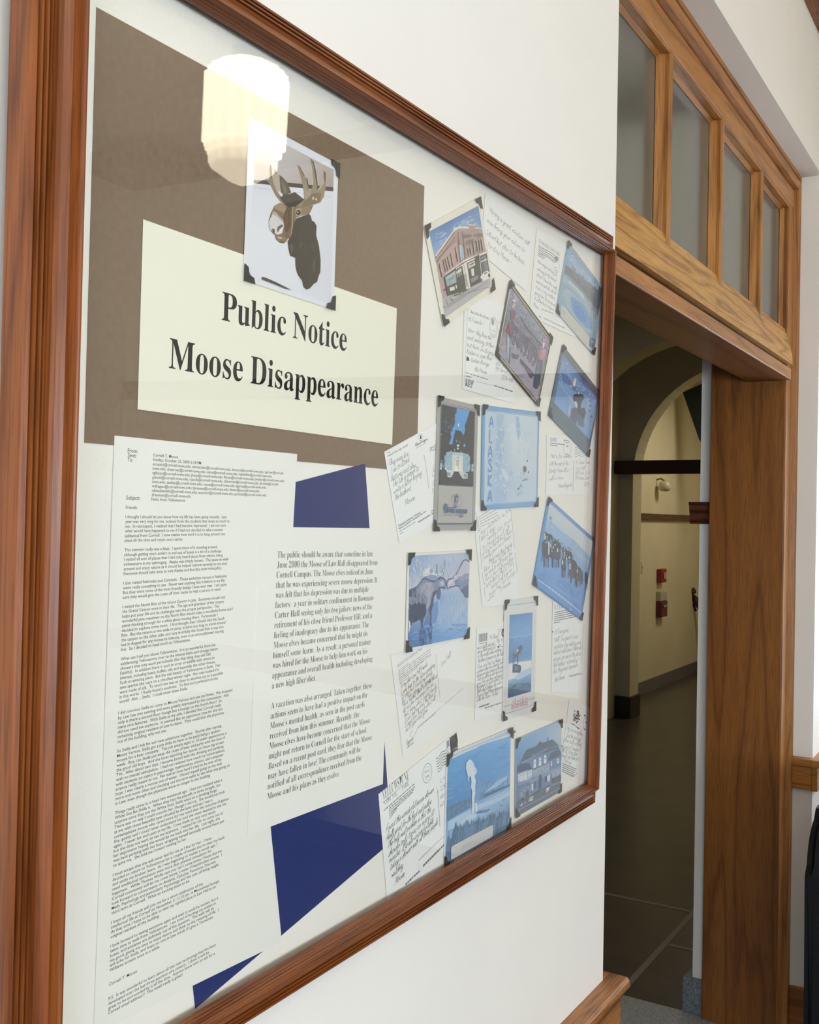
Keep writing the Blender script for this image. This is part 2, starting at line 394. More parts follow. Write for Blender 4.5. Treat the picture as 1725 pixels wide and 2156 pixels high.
# things on the far hall wall
def wallthing(name, label, cat, loc):
    return tag(empty(name, loc), label, cat)
t = wallthing('fire_alarm', 'small red fire alarm box high on the cream hall wall', 'fire alarm', (9.17, 2.5, 1.065))
obj('housing', boxes(((-.08, -.05, -.065), (.08, 0, .065)), bev=.01), plain('red_enamel', '#8c1716', .4), t)
obj('strobe_lens', boxes(((-.03, -.062, -.03), (.03, -.05, .03)), bev=.004), plain('clear_lens', '#b9a9a0', .2), t.children[0])
t = wallthing('fire_alarm_pull', 'white and red alarm pull station under the red fire alarm', 'fire alarm', (9.18, 2.5, .795))
obj('cover', boxes(((-.095, -.05, .03), (.095, 0, .125)), bev=.008), plain('white_plastic', '#b9b4a4', .4), t)
obj('pull_box', boxes(((-.095, -.055, -.12), (.095, 0, .03)), bev=.008), plain('dark_red_enamel', '#5d1614', .4), t)
obj('pull_handle', boxes(((-.05, -.065, -.03), (.05, -.055, -.005)), bev=.004), plain('pale_handle', '#8d8a80', .4), t.children[1])
t = wallthing('wall_sconce', 'small pale wall lamp under the dark beam of the hall', 'wall light', (9.05, 2.5, 1.93))
obj('bracket', tube([(0, 0, .04), (0, -.04, .05), (0, -.08, .03)], .008), plain('brass', '#8a7a50', .35, .5, Metallic=1.0), t, True)
o = obj('glass_shade', lathe([(.02, .03), (.05, .01), (.06, -.04), (.04, -.065), (.02, -.07)], 20), plain('opal_glass', '#cfc7a8', .3), t, True); o.location = (0, -.08, 0)
t = wallthing('light_switch', 'tiny white switch plate left of the red fire alarm', 'light switch', (8.66, 2.5, 1.16))
obj('plate', boxes(((-.02, -.008, -.05), (.02, 0, .05)), bev=.003), plain('switch_plastic', '#dfd8c4', .35), t)
obj('toggle', boxes(((-.006, -.018, -.012), (.006, -.008, .012)), bev=.002), plain('switch_toggle', '#efe9d6', .35), t.children[0])
t = wallthing('handrail', 'dark handrail sloping down beside the hall stairs', 'handrail', (10.3, 2.5, .75))
obj('rail', tube([(-.02, -.02, .12), (0, .04, .09), (.02, -.03, .02), (.04, -.10, -.10), (.06, -.16, -.24), (.08, -.24, -.4)], .035), plain('dark_walnut', '#2f1d17', .3), t, True)
obj('bracket', tube([(.03, 0, -.02), (.03, -.03, -.10)], .012), M_dark, t, True)
obj('bracket', tube([(.07, -.1, -.24), (.07, -.16, -.33)], .012), M_dark, t, True)
bm = bmesh.new(); run(bm, [(2.40, 2.84), (2.20, 2.92), (2.0, 2.92), (2.0, 2.0), (2.235, 2.38)], 'x', 9.5, 9.54)
tag(obj('banner', bm, plain('dark_green_cloth', '#12211f', .8)), 'dark green slanted banner hanging high under the far arch', 'banner')

# black chair whose rounded back just enters at the right edge of the picture
mb = noisy('black_upholstery', '#06070b', '#0a0b10', 200, .7, spec=.3)
t = tag(empty('lounge_chair', (2.36, -.45, 0)), 'black upholstered chair cut off by the right edge near the doorway', 'chair')
def slab(u0, u1, y0, y1, z0, z1, r):
    """upholstered panel with well rounded top corners"""
    bm = bmesh.new(); N = 8
    pts = [(u0, z0)] + [(u0 + r - r * math.cos(PI / 2 * i / N), z1 - r + r * math.sin(PI / 2 * i / N)) for i in range(N + 1)] + [(u1 - r + r * math.sin(PI / 2 * i / N), z1 - r + r * math.cos(PI / 2 * i / N)) for i in range(N + 1)] + [(u1, z0)]
    F_ = [bm.verts.new((x, y0, z)) for x, z in pts]; B_ = [bm.verts.new((x, y1, z)) for x, z in pts]; n = len(pts)
    for i in range(n): bm.faces.new((F_[i], F_[(i + 1) % n], B_[(i + 1) % n], B_[i]))
    bm.faces.new(F_); bm.faces.new(B_)
    bmesh.ops.bevel(bm, geom=[e for e in bm.edges if abs(e.verts[0].co.y - e.verts[1].co.y) < 1e-6], offset=.02, segments=3, affect='EDGES')
    return bm
obj('backrest', slab(-.31, .31, .20, .318, .2, .86, .13), mb, t)
obj('seat', boxes(((-.31, -.36, .22), (.31, .22, .45)), bev=.05), mb, t)
obj('armrest', boxes(((-.34, -.36, .15), (-.25, .2, .62)), bev=.03), mb, t)
obj('armrest', boxes(((.25, -.36, .15), (.34, .2, .62)), bev=.03), mb, t)
for sx in (-.28, .28):
    for sy in (-.3, .26):
        o = obj('leg', lathe([(.016, 0), (.024, .22)], 12), M_dark, t, True); o.location = (sx, sy, 0)
# armchair that only shows as a dark reflection in the picture glass
t = tag(empty('armchair', (2.85, -2.5, 0)), 'dark blue armchair reflected in the glass over the navy sheet', 'chair')
ma = noisy('navy_upholstery', '#10131f', '#161a28', 200, .8)
obj('seat', boxes(((-.3, -.3, .18), (.3, .3, .45)), bev=.06), ma, t, True)
obj('backrest', boxes(((.2, -.4, .2), (.36, .4, .62)), bev=.07), ma, t, True)
obj('armrest', boxes(((-.32, .26, .14), (.3, .42, .55)), bev=.07), ma, t, True)
obj('armrest', boxes(((-.32, -.42, .14), (.3, -.26, .55)), bev=.07), ma, t, True)
for sx in (-.26, .28):
    for sy in (-.34, .34):
        o = obj('leg', lathe([(.02, 0), (.03, .2)], 12), M_dark, t, True); o.location = (sx, sy, 0)
# ------------------------------------------------------------------ windows and lamps
M_white_paint = plain('window_paint', '#7a4a28', .4)
M_pane = thin_glass('window_glass', .04)
def window(n, x0, x1, z0, z1, axis='x', pos=YB, nrm=1):
    root = empty('window_%d' % n); root['kind'] = 'structure'
    def b3(u0, u1, d0, d1, za, zb):
        return ((u0, pos + min(d0, d1), za), (u1, pos + max(d0, d1), zb)) if axis == 'x' else ((pos + min(d0, d1), u0, za), (pos + max(d0, d1), u1, zb))
    f = .06
    obj('frame', boxes(b3(x0 - f, x0, -.02 * nrm, .02 * nrm, z0 - f, z1 + f), b3(x1, x1 + f, -.02 * nrm, .02 * nrm, z0 - f, z1 + f),
                       b3(x0, x1, -.02 * nrm, .02 * nrm, z1, z1 + f), b3(x0, x1, -.02 * nrm, .035 * nrm, z0 - f, z0)), M_white_paint, root)
    obj('sash', boxes(b3(x0, x1, -.08 * nrm, -.05 * nrm, (z0 + z1) / 2 - .02, (z0 + z1) / 2 + .02)), M_white_paint, root)
    obj('pane', boxes(b3(x0, x1, -.07 * nrm, -.065 * nrm, z0, z1)), M_pane, root)
for i, (a, b) in enumerate(wx): window(i + 1, a, b, .8, 2.35)
window(3, -.78, -.10, .85, 2.0, 'y', XE, -1)
window(4, -3.0, -.6, .8, 2.35, 'y', XL, 1)  # added unseen window, put in to brighten the jamb and recess return
def area(name, loc, rot, sx, sy, watts, col):
    l = bpy.data.lights.new(name, 'AREA'); l.shape = 'RECTANGLE'; l.size = sx; l.size_y = sy; l.energy = watts; l.color = col
    o = bpy.data.objects.new(name, l); COL.objects.link(o); o.location = loc; o.rotation_euler = rot
    return o
DAY = (.80, .90, 1.0)
for i, (a, b) in enumerate(wx):
    area('daylight_window', ((a + b) / 2, YB - .2, 1.32), (PI / 2, 0, 0), b - a, 1.0, 54, DAY)
area('daylight_side_window', (XE + .2, -.44, 1.42), (PI / 2, 0, PI / 2), .66, 1.13, 13, DAY)
area('added_left_light', (XL - .2, -1.8, 1.3), (PI / 2, 0, -PI / 2), 2.4, .95, 72, DAY)  # added light from the left for the faces turned that way
w = bpy.data.worlds.new('sky'); SC.world = w; w.use_nodes = True
bg = w.node_tree.nodes['Background']; bg.inputs[0].default_value = (.75, .85, 1, 1); bg.inputs[1].default_value = .8

_t = NT('lit_opal_glass')      # lit from inside: the raised ribs and the waist glow more than the grooves
_t.set(Base_Color=(.9, .86, .78, 1), Roughness=.25)
_tc = _t.n('ShaderNodeTexCoord'); _sx = _t.n('ShaderNodeSeparateXYZ'); _t.l(_tc.outputs['Object'], _sx.inputs[0])
_v = _t.n('ShaderNodeCombineXYZ'); _t.l(_sx.outputs[0], _v.inputs[0]); _t.l(_sx.outputs[1], _v.inputs[1])
_ln = _t.n('ShaderNodeVectorMath', operation='LENGTH'); _t.l(_v.outputs[0], _ln.inputs[0])
_mr = _t.n('ShaderNodeMapRange'); _mr.inputs[1].default_value = .100; _mr.inputs[2].default_value = .139; _mr.inputs[3].default_value = 4.6; _mr.inputs[4].default_value = 10.5
_t.l(_ln.outputs['Value'], _mr.inputs[0]); _t.l(_mr.outputs[0], _t.b.inputs['Emission Strength'])
_t.b.inputs['Emission Color'].default_value = (1.0, .87, .64, 1)
M_opal = _t.m
M_brass = plain('aged_brass', '#6d5632', .35, .5, Metallic=1.0)
def pendant(loc, label):
    t = tag(empty('pendant_lamp', loc), label, 'lamp', 'opal pendant lamps of the room')
    prof = [(.008, -.215), (.045, -.2), (.104, -.160), (.111, -.152), (.112, -.115), (.123, -.112), (.124, -.088), (.135, -.085), (.1355, .03), (.1365, .145), (.126, .150), (.123, .163), (.085, .185), (.05, .195)]
    obj('glass_shade', lathe(prof, 96, 16, .034), M_opal, t, False)
    obj('fitter', lathe([(.048, .19), (.056, .2), (.056, .235), (.02, .25)], 32), M_brass, t, True)
    obj('stem', tube([(0, 0, .24), (0, 0, ZC - loc[2] - .03)], .009), M_brass, t, True)
    obj('ceiling_rose', lathe([(.012, ZC - loc[2] - .055), (.05, ZC - loc[2] - .045), (.07, ZC - loc[2] - .012), (.07, ZC - loc[2])], 32), M_brass, t, True)
    return t
LAMPS = [((2.13, -1.80, 2.80), 'lit opal pendant lamp mirrored in the picture glass above the moose photo'),
         ((-.9, -1.80, 2.80), 'lit opal pendant lamp behind the camera')]
for loc, lab in LAMPS:
    pendant(loc, lab)
l = area('hall_lamp', (8.9, 1.2, 2.9), (0, 0, 0), .6, .6, 17, (1, .89, .70))
l = area('hall_bounce_fill', (4.6, 1.2, 2.9), (0, 0, 0), .4, .4, 3.2, (1, .95, .88))  # added fill for daylight bounced through the doorway; no fixture there

# ------------------------------------------------------------------ the hanging display frame
LX0, LX1, LZ0, LZ1 = -.0497, .9336, 1.0966, 1.8815
def d_obj(name, origin):
    o = empty(name); o.matrix_world = Matrix.Translation(d2w(origin)) @ MD.to_4x4(); return o
fr = d_obj('display_frame', ((LX0 + LX1) / 2, 0, LZ0))
tag(fr, 'large glazed display frame of reddish stained oak hung on the white wall', 'frame')
FO = Vector(((LX0 + LX1) / 2, 0, LZ0))
def fpart(name, bm, mat, smooth=False):
    o = obj(name, bm, mat, fr, smooth); return o
PROF = [(0, .0082), (0, .0095), (.0005, .0120), (.0013, .0126), (.0011, .0150), (.0020, .0156), (.0018, .0178), (.0029, .0184), (.0027, .0206), (.0036, .0212),
        (.0038, .0232), (.0046, .0246), (.0058, .0246), (.0068, .0238), (.0072, .0222), (.0074, .0130), (.0095, .0118), (.0125, .0098), (.016, .0086), (.0195, .0090), (.0215, .0104),
        (.0222, .0108), (.0228, .0076), (.0240, .0076), (.0248, .0104), (.0262, .0104), (.0268, .0070), (.0280, .0070), (.0288, .0098), (.0302, .0098), (.0308, .0064), (.0320, .0064), (.0327, .0088), (.0355, .0078), (.0365, .0060), (.0370, .0036), (.0370, -.0138), (.0165, -.0138), (.0165, .0082)]
def rail(name, side):
    bm = bmesh.new(); E = []
    for end in (0, 1):
        ring = []
        for w_, h in PROF:
            if side == 'top': x, z = ((LX0 - w_) if end == 0 else (LX1 + w_)), LZ1 + w_
            elif side == 'bottom': x, z = ((LX0 - w_) if end == 0 else (LX1 + w_)), LZ0 - w_
            elif side == 'left': x, z = LX0 - w_, ((LZ0 - w_) if end == 0 else (LZ1 + w_))
            else: x, z = LX1 + w_, ((LZ0 - w_) if end == 0 else (LZ1 + w_))
            ring.append(bm.verts.new(Vector((x, -h, z)) - FO))
        E.append(ring)
    n = len(PROF)
    for i in range(n): bm.faces.new((E[0][i], E[0][(i + 1) % n], E[1][(i + 1) % n], E[1][i]))
    bm.faces.new(E[0]); bm.faces.new(E[1][::-1])
    return fpart(name, bm, M_frX if side in ('top', 'bottom') else M_frZ)
for s_ in ('top', 'bottom', 'left', 'right'): rail('frame_rail', s_)
def dbox(x0, x1, y0, y1, z0, z1): return (tuple(Vector((x0, y0, z0)) - FO), tuple(Vector((x1, y1, z1)) - FO))
fpart('mount_board', boxes(dbox(LX0 - .0155, LX1 + .0155, 0, .004, LZ0 - .0155, LZ1 + .0155)), M_mat)
fpart('back_panel', boxes(dbox(LX0 - .016, LX1 + .016, .0045, .0125, LZ0 - .016, LZ1 + .016)), plain('hardboard', '#6a5138', .8))
fpart('glass_pane', boxes(dbox(LX0 - .013, LX1 + .013, -.0080, -.0060, LZ0 - .013, LZ1 + .013)), M_glass)

# ------------------------------------------------------------------ paper goods behind the glass
STEP = .000012
class Sheet:
    """one sheet of paper or card: an outline on the mounting board, with printed layers as its parts"""
    def __init__(s, name, label, cat, outline, depth, col='#edebe0', thick=.0003, group=None, mat=None, hollow=True):
        s.d = depth; s.n = 1
        s.pts = outline
        cx = sum(p[0] for p in outline) / len(outline); cz = sum(p[1] for p in outline) / len(outline)
        s.o = Vector((cx, -depth, cz))
        bm = bmesh.new()
        A = [bm.verts.new((x - cx, 0, z - cz)) for x, z in outline]; B = [bm.verts.new((x - cx, thick, z - cz)) for x, z in outline]
        n = len(A)
        bm.faces.new(A); bm.faces.new(B[::-1])
        for i in range(n): bm.faces.new((A[i], A[(i + 1) % n], B[(i + 1) % n], B[i]))
        m = mat or plain(name + '_paper', col, .75, .2)
        s.ob = obj(name, bm, m)
        s.ob.matrix_world = Matrix.Translation(d2w(s.o)) @ MD.to_4x4()
        tag(s.ob, label, cat, group)
    def at(s, px, py):
        return pl(px, py, s.d)
def _clip(P, Q):
    """keep the part of a small patch that lies inside the picture area"""
    n = len(Q); ar = sum(Q[i][0] * Q[(i + 1) % n][1] - Q[(i + 1) % n][0] * Q[i][1] for i in range(n)); sg = 1 if ar > 0 else -1
    for i in range(n):
        a, b = Q[i], Q[(i + 1) % n]; out = []
        f = lambda p: sg * ((b[0] - a[0]) * (p[1] - a[1]) - (b[1] - a[1]) * (p[0] - a[0]))
        for j in range(len(P)):
            p, q = P[j], P[(j + 1) % len(P)]; fp, fq = f(p), f(q)
            if fp >= 0: out.append(p)
            if (fp >= 0) != (fq >= 0):
                t = fp / (fp - fq); out.append((p[0] + (q[0] - p[0]) * t, p[1] + (q[1] - p[1]) * t))
        P = out
        if len(P) < 3: break
    return P
class Art:
    """a printed layer; coordinates are measured in an enlarged view (origin, scale) of the sheet"""
    def __init__(s, sheet, ox=0, oy=0, sc=1.0, hold=False):
        s.s = sheet; s.ox, s.oy, s.sc = ox, oy, sc
        s.V = []; s.F = []; s.C = []; s.hold = hold; s.clip = None
        if hold: sheet.n += 2
    def p(s, q): return s.s.at(s.ox + q[0] / s.sc, s.oy + q[1] / s.sc)
    def _y(s):
        if not s.hold: s.s.n += 1
        return -STEP * s.s.n
    def raw(s, pts, cols, tris=None, y=None):
        """pts on the board plane; cols one colour or one per point"""
        y = s._y() if y is None else y
        b = len(s.V); o = s.s.o
        s.V += [(x - o.x, y, z - o.z) for x, z in pts]
        if tris is None:
            tris = tessellate_polygon([[Vector((x, z, 0)) for x, z in pts]])
        one = isinstance(cols, (str, tuple)); c1 = hx(cols) if one else None
        cl = None if one else [hx(c) for c in cols]
        for t in tris:
            a, b1, c = [Vector((pts[i][0], pts[i][1], 0)) for i in t[:3]]
            t = list(t)
            if len(t) == 3 and (b1 - a).cross(c - a).z < 0: t = t[::-1]
            s.F.append([b + i for i in t]); s.C.append([c1 if one else cl[i] for i in t])
    def poly(s, pts, col): s.raw([s.p(q) for q in pts], col)
    def many(s, *items):
        for col, pts in items: s.poly(pts, col)
    def ell(s, cx, cy, rx, ry, col, n=20, a0=0, tilt=0):
        ct, st = math.cos(tilt), math.sin(tilt)
        s.poly([(cx + rx * math.cos(2 * PI * i / n) * ct - ry * math.sin(2 * PI * i / n) * st, cy + rx * math.cos(2 * PI * i / n) * st + ry * math.sin(2 * PI * i / n) * ct) for i in range(n)], col)
    def ring(s, cx, cy, rx, ry, w, col, n=32, tilt=0):
        ct, st = math.cos(tilt), math.sin(tilt)
        s.line([(cx + rx * math.cos(2 * PI * i / n) * ct - ry * math.sin(2 * PI * i / n) * st, cy + rx * math.cos(2 * PI * i / n) * st + ry * math.sin(2 * PI * i / n) * ct) for i in range(n + 1)], w, col)
    def line(s, pts, w, col, plane=False):
        """stroke; w in metres on the paper (a pair makes it taper)"""
        q = [Vector((*(p if plane else s.p(p)), 0)) for p in pts]
        n = len(q); L = []; R_ = []
        for i in range(n):
            d = q[min(i + 1, n - 1)] - q[max(i - 1, 0)]
            if d.length < 1e-9: d = Vector((1, 0, 0))
            d.normalize(); nrm = Vector((-d.y, d.x, 0))
            ww = (w if not isinstance(w, tuple) else w[0] + (w[1] - w[0]) * i / max(1, n - 1)) / 2
            L.append(q[i] + nrm * ww); R_.append(q[i] - nrm * ww)
        pts2 = [(v.x, v.y) for v in L + R_]
        s.raw(pts2, col, [(i, i + 1, n + i + 1) for i in range(n - 1)] + [(i, n + i + 1, n + i) for i in range(n - 1)])
    def lines(s, w, col, *ls):
        for l_ in ls: s.line(l_, w, col)
    def grad(s, quad, rows, n=14):
        """patch of a picture: a grid of printed tones stretched over four corners TL TR BR BL"""
        G = [[hx(c) for c in r.split()] for r in rows]
        H, W_ = len(G), len(G[0])
        pts = []; cols = []; tris = []
        q = [s.p(c) for c in quad]
        for j in range(n + 1):
            for i in range(n + 1):
                u, v = i / n, j / n
                top = [q[0][k] + (q[1][k] - q[0][k]) * u for k in (0, 1)]; bot = [q[3][k] + (q[2][k] - q[3][k]) * u for k in (0, 1)]
                pts.append(tuple(top[k] + (bot[k] - top[k]) * v for k in (0, 1)))
                fx, fy = u * (W_ - 1), v * (H - 1); ix, iy = min(int(fx), W_ - 2) if W_ > 1 else 0, min(int(fy), H - 2) if H > 1 else 0
                ax, ay = fx - ix, fy - iy
                jx, jy = min(ix + 1, W_ - 1), min(iy + 1, H - 1)
                cols.append(tuple((G[iy][ix][k] * (1 - ax) + G[iy][jx][k] * ax) * (1 - ay) + (G[jy][ix][k] * (1 - ax) + G[jy][jx][k] * ax) * ay for k in range(3)))
        for j in range(n):
            for i in range(n):
                a = j * (n + 1) + i; tris += [(a, a + 1, a + n + 2), (a, a + n + 2, a + n + 1)]
        s.raw(pts, cols, tris)
    def dabs(s, quad, cols, n, ln, w, ang=90, jit=20, seed=1, bias=None, soft=.42):
        """painterly texture: short brush dabs scattered over a quad (all lengths in view units)"""
        rnd = random.Random(seed); y = s._y()
        L_ = [hx(c) for c in cols]; mean = [sum(c[i] for c in L_) / len(L_) for i in range(3)]
        cols = [tuple(mean[i] + (c[i] - mean[i]) * soft for i in range(3)) for c in L_]
        for k in range(n):
            u, v = rnd.random(), rnd.random()
            if bias: v = v ** bias
            x = (quad[0][0] * (1 - u) + quad[1][0] * u) * (1 - v) + (quad[3][0] * (1 - u) + quad[2][0] * u) * v
            yy = (quad[0][1] * (1 - u) + quad[1][1] * u) * (1 - v) + (quad[3][1] * (1 - u) + quad[2][1] * u) * v
            a = math.radians(ang + rnd.uniform(-jit, jit)); l_ = ln * rnd.uniform(.5, 1.4) / 2; ww = w * rnd.uniform(.5, 1.4) / 2
            dx, dy = math.cos(a) * l_, math.sin(a) * l_; ex, ey = -math.sin(a) * ww, math.cos(a) * ww
            if k % 40 == 0: y = s._y()
            P_ = [(x - dx, yy - dy), (x + ex, yy + ey), (x + dx, yy + dy), (x - ex, yy - ey)]
            c_ = rnd.choice(cols)
            if s.clip: P_ = _clip(P_, s.clip)
            if len(P_) < 3: continue
            s.raw([s.p(q) for q in P_], c_, [(0, i, i + 1) for i in range(1, len(P_) - 1)], y - STEP * .4 * rnd.random())
    def build(s, name, mat=None, label=None):
        me = bpy.data.meshes.new(name); me.from_pydata(s.V, [], s.F)
        ca = me.color_attributes.new('Col', 'FLOAT_COLOR', 'CORNER')
        flat = []
        for f, c in zip(s.F, s.C):
            for k in c: flat += [k[0], k[1], k[2], 1.0]
        ca.data.foreach_set('color', flat)
        o = link(name, me, mat or M_print, s.s.ob)
        if label: o['label'] = label
        return o
def corners(sheet, which='0123', size=.0125, over=.0008, rect=None):
    """black paper photo corners"""
    P = rect or sheet.pts
    for k in which:
        k = int(k)
        a, b, c = Vector((*P[k], 0)), Vector((*P[(k + 1) % 4], 0)), Vector((*P[(k - 1) % 4], 0))
        u = (b - a).normalized(); v = (c - a).normalized()
        bm = bmesh.new(); s_ = size; e = -over
        sh = [(e, e), (s_, e), (s_ * .86, s_ * .30), (s_ * .60, s_ * .36), (s_ * .44, s_ * .44), (s_ * .36, s_ * .60), (s_ * .30, s_ * .86), (e, s_)]
        ya, yb = -STEP * 120 - .0003, -STEP * 110
        F_ = [];  B_ = []
        for p, q in sh:
            w_ = a + u * p + v * q
            F_.append(bm.verts.new((w_.x - sheet.o.x, ya, w_.y - sheet.o.z))); B_.append(bm.verts.new((w_.x - sheet.o.x, yb, w_.y - sheet.o.z)))
        bm.faces.new(F_); bm.faces.new(B_[::-1])
        for i in range(len(F_)): bm.faces.new((F_[i], F_[(i + 1) % len(F_)], B_[(i + 1) % len(F_)], B_[i]))
        obj('photo_corner', bm, M_black, sheet.ob)['label'] = 'black paper photo corner'

# ---- lettering: outlines come from the built-in font of the text object
TC = bpy.data.curves.new('lettering', 'FONT'); TC.size = 1.0; TC.fill_mode = 'FRONT'
TO = bpy.data.objects.new('lettering', TC); COL.objects.link(TO)
def mapstyle(t, up, low, dig=None):
    r = ''
    for ch in t:
        if 'A' <= ch <= 'Z': r += chr(up + ord(ch) - 65)
        elif 'a' <= ch <= 'z': r += chr(low + ord(ch) - 97)
        elif dig and '0' <= ch <= '9': r += chr(dig + ord(ch) - 48)
        else: r += ch
    return r
def glyphs(text, style='sans', res=2, off=0.0):
    if style == 'serif': text = mapstyle(text, 0x1D400, 0x1D41A, 0x1D7CE)
    elif style == 'script': text = mapstyle(text, 0x1D4D0, 0x1D4EA)
    elif style == 'italic': text = mapstyle(text, 0x1D468, 0x1D482)
    elif style == 'mono': text = mapstyle(text, 0x1D670, 0x1D68A)
    TC.body = text; TC.resolution_u = res; TC.offset = off
    dg = bpy.context.evaluated_depsgraph_get(); dg.update()
    ev = TO.evaluated_get(dg); me = ev.to_mesh()
    V = [(v.co.x, v.co.y) for v in me.vertices]; F = [tuple(p.vertices) for p in me.polygons]
    ev.to_mesh_clear()
    return V, F
CAPH = {'sans': .70, 'serif': .69, 'script': .72, 'italic': .69, 'mono': .62}
def typeset(art, text, left, right=None, cap=None, em=None, style='sans', col='#3a3a3a', res=2, off=0.0, xs=None, plane=False, shear=0.0):
    """one line of type from its left to its right baseline end (view coordinates); cap = capital height in metres, or em size"""
    V, F = glyphs(text, style, res, off)
    if not V: return
    a = Vector((*(left if plane else art.p(left)), 0)); x0 = min(v[0] for v in V); x1 = max(v[0] for v in V)
    b = Vector((*(right if plane else art.p(right)), 0)) if right is not None else None
    ys = em if em else cap / CAPH.get(style, .7)
    if b is not None:
        d = b - a; ln = d.length; u = d / ln; sx = ln / (x1 - x0) if xs is None else xs
    n = Vector((-u.y, u.x, 0))
    pts = []
    for x, y in V:
        q = a + u * ((x - x0) * sx + y * ys * shear) + n * (y * ys)
        pts.append((q.x, q.y))
    art.raw(pts, col, F)

# ---- pen strokes for the handwriting
PEN = {
 'a': '8,8 5,10 1,7 1,2 4,0 7,3 8,9 8,2 11,1', 'b': '0,1 4,13 4,20 2,20 1,10 1,2 4,0 8,4 6,9 2,7 11,7', 'c': '8,8 5,10 1,6 2,1 5,0 9,2',
 'd': '8,8 5,10 1,6 2,1 5,0 8,4 9,20 8,2 11,1', 'e': '0,3 7,6 6,10 2,8 1,3 4,0 9,3', 'f': '2,-9 4,5 5,18 8,20 9,16|1,9 9,10',
 'g': '8,8 5,10 1,7 2,2 5,1 8,5 8,9 7,-7 3,-10 1,-6 10,3', 'h': '0,2 4,16 3,20 1,14 1,0|1,5 5,10 7,8 7,1 10,1', 'i': '1,2 3,10 2,1 5,1|4,14 5,15',
 'j': '4,10 3,-8 0,-9|5,14 6,15', 'k': '2,20 1,0|8,10 2,5 8,0 10,1', 'l': '0,1 5,16 4,20 2,17 2,2 5,1', 'm': '1,0 1,9|1,6 4,10 5,7 5,0|5,6 9,10 10,7 10,1 13,1',
 'n': '1,0 1,9|1,6 5,10 7,8 7,1 10,1', 'o': '5,10 1,7 1,2 5,0 8,3 8,8 5,10 11,8', 'p': '2,10 1,-10|1,7 5,10 8,7 7,2 3,1 10,1', 'q': '8,8 5,10 1,7 1,2 5,1 8,5|8,10 8,-10 10,-7',
 'r': '0,1 2,9 3,7 6,10 7,7 9,2', 's': '0,1 5,10 7,6 6,1 3,0 1,1', 't': '4,17 3,2 5,0 8,1|0,12 8,13', 'u': '1,10 1,2 4,0 7,3 8,10|8,10 8,1 11,1', 'v': '1,10 4,0 8,10 10,9',
 'w': '1,10 3,0 6,8 9,0 12,10 14,9', 'x': '1,10 8,0|8,10 1,0', 'y': '1,10 3,2 7,3 9,10|9,10 7,-8 3,-9 2,-5 10,2', 'z': '1,10 8,10 1,0 9,0',
 'A': '0,0 6,20 12,0|2,7 10,7', 'B': '1,0 1,20 8,19 9,13 2,11 10,9 10,2 1,0', 'C': '11,17 6,20 1,12 2,3 7,0 12,3', 'D': '1,0 1,20 9,17 12,9 8,1 1,0', 'E': '10,20 1,20 1,0 10,0|1,10 8,10',
 'F': '1,0 2,20 11,20|1,10 8,10', 'G': '11,17 6,20 1,11 3,2 9,1 11,8 6,8', 'H': '1,20 1,0|11,20 11,0|1,10 11,10', 'I': '2,20 6,20|4,20 4,0|2,0 6,0', 'J': '3,20 11,20|8,20 8,4 4,0 1,3',
 'K': '1,20 1,0|10,20 1,9 11,0', 'L': '1,20 1,0 9,0', 'M': '0,0 2,20 7,4 12,20 14,0', 'N': '1,0 1,20 11,0 11,20', 'O': '6,20 1,12 2,3 7,0 12,6 11,16 6,20', 'P': '1,0 1,20 9,18 9,10 1,9',
 'Q': '6,20 1,12 2,3 7,0 12,6 11,16 6,20|8,4 13,-2', 'R': '1,0 1,20 9,18 9,11 1,10 10,0', 'S': '10,17 6,20 2,16 9,8 9,2 4,0 0,3', 'T': '0,20 13,20|6,20 6,0', 'U': '1,20 1,4 5,0 10,4 11,20',
 'V': '0,20 6,0 12,20', 'W': '0,20 4,0 8,15 12,0 16,20', 'X': '0,20 11,0|11,20 0,0', 'Y': '0,20 5,10 11,20|5,10 5,0', 'Z': '1,20 10,20 0,0 11,0',
 '0': '5,18 1,10 4,0 8,6 8,14 5,18', '1': '3,15 6,18 6,0', '2': '1,14 5,18 8,13 1,0 9,0', '3': '1,16 6,18 8,13 4,10 9,5 5,0 1,3', '4': '7,0 7,18 1,6 10,6', '5': '9,18 2,18 2,10 8,9 8,2 1,0',
 '6': '8,17 2,10 2,2 6,0 8,5 3,8', '8': '5,9 1,14 5,18 8,14 1,4 5,0 9,4 5,9', '9': '8,13 4,18 1,13 5,9 8,15 7,0', '.': '1,0 2,1', ',': '2,1 1,-4', '!': '3,20 3,6|3,0 3,1', '-': '1,8 8,8', "'": '2,20 2,16', '?': '1,16 5,20 8,15 4,8|4,1 4,0', '&': '10,0 2,15 6,18 1,5 4,0 10,7', ':': '2,1 2,2|2,8 2,9', '/': '1,0 8,20',
}
def _cr(P):
    if len(P) < 3: return P
    out = []
    for i in range(len(P) - 1):
        p0, p1, p2, p3 = P[max(i - 1, 0)], P[i], P[i + 1], P[min(i + 2, len(P) - 1)]
        for k in range(3):
            t = k / 3.0
            out.append(tuple(.5 * (2 * p1[j] + (p2[j] - p0[j]) * t + (2 * p0[j] - 5 * p1[j] + 4 * p2[j] - p3[j]) * t * t + (3 * p1[j] - p0[j] - 3 * p2[j] + p3[j]) * t ** 3) for j in (0, 1)))
    out.append(P[-1]); return out
PW = .74
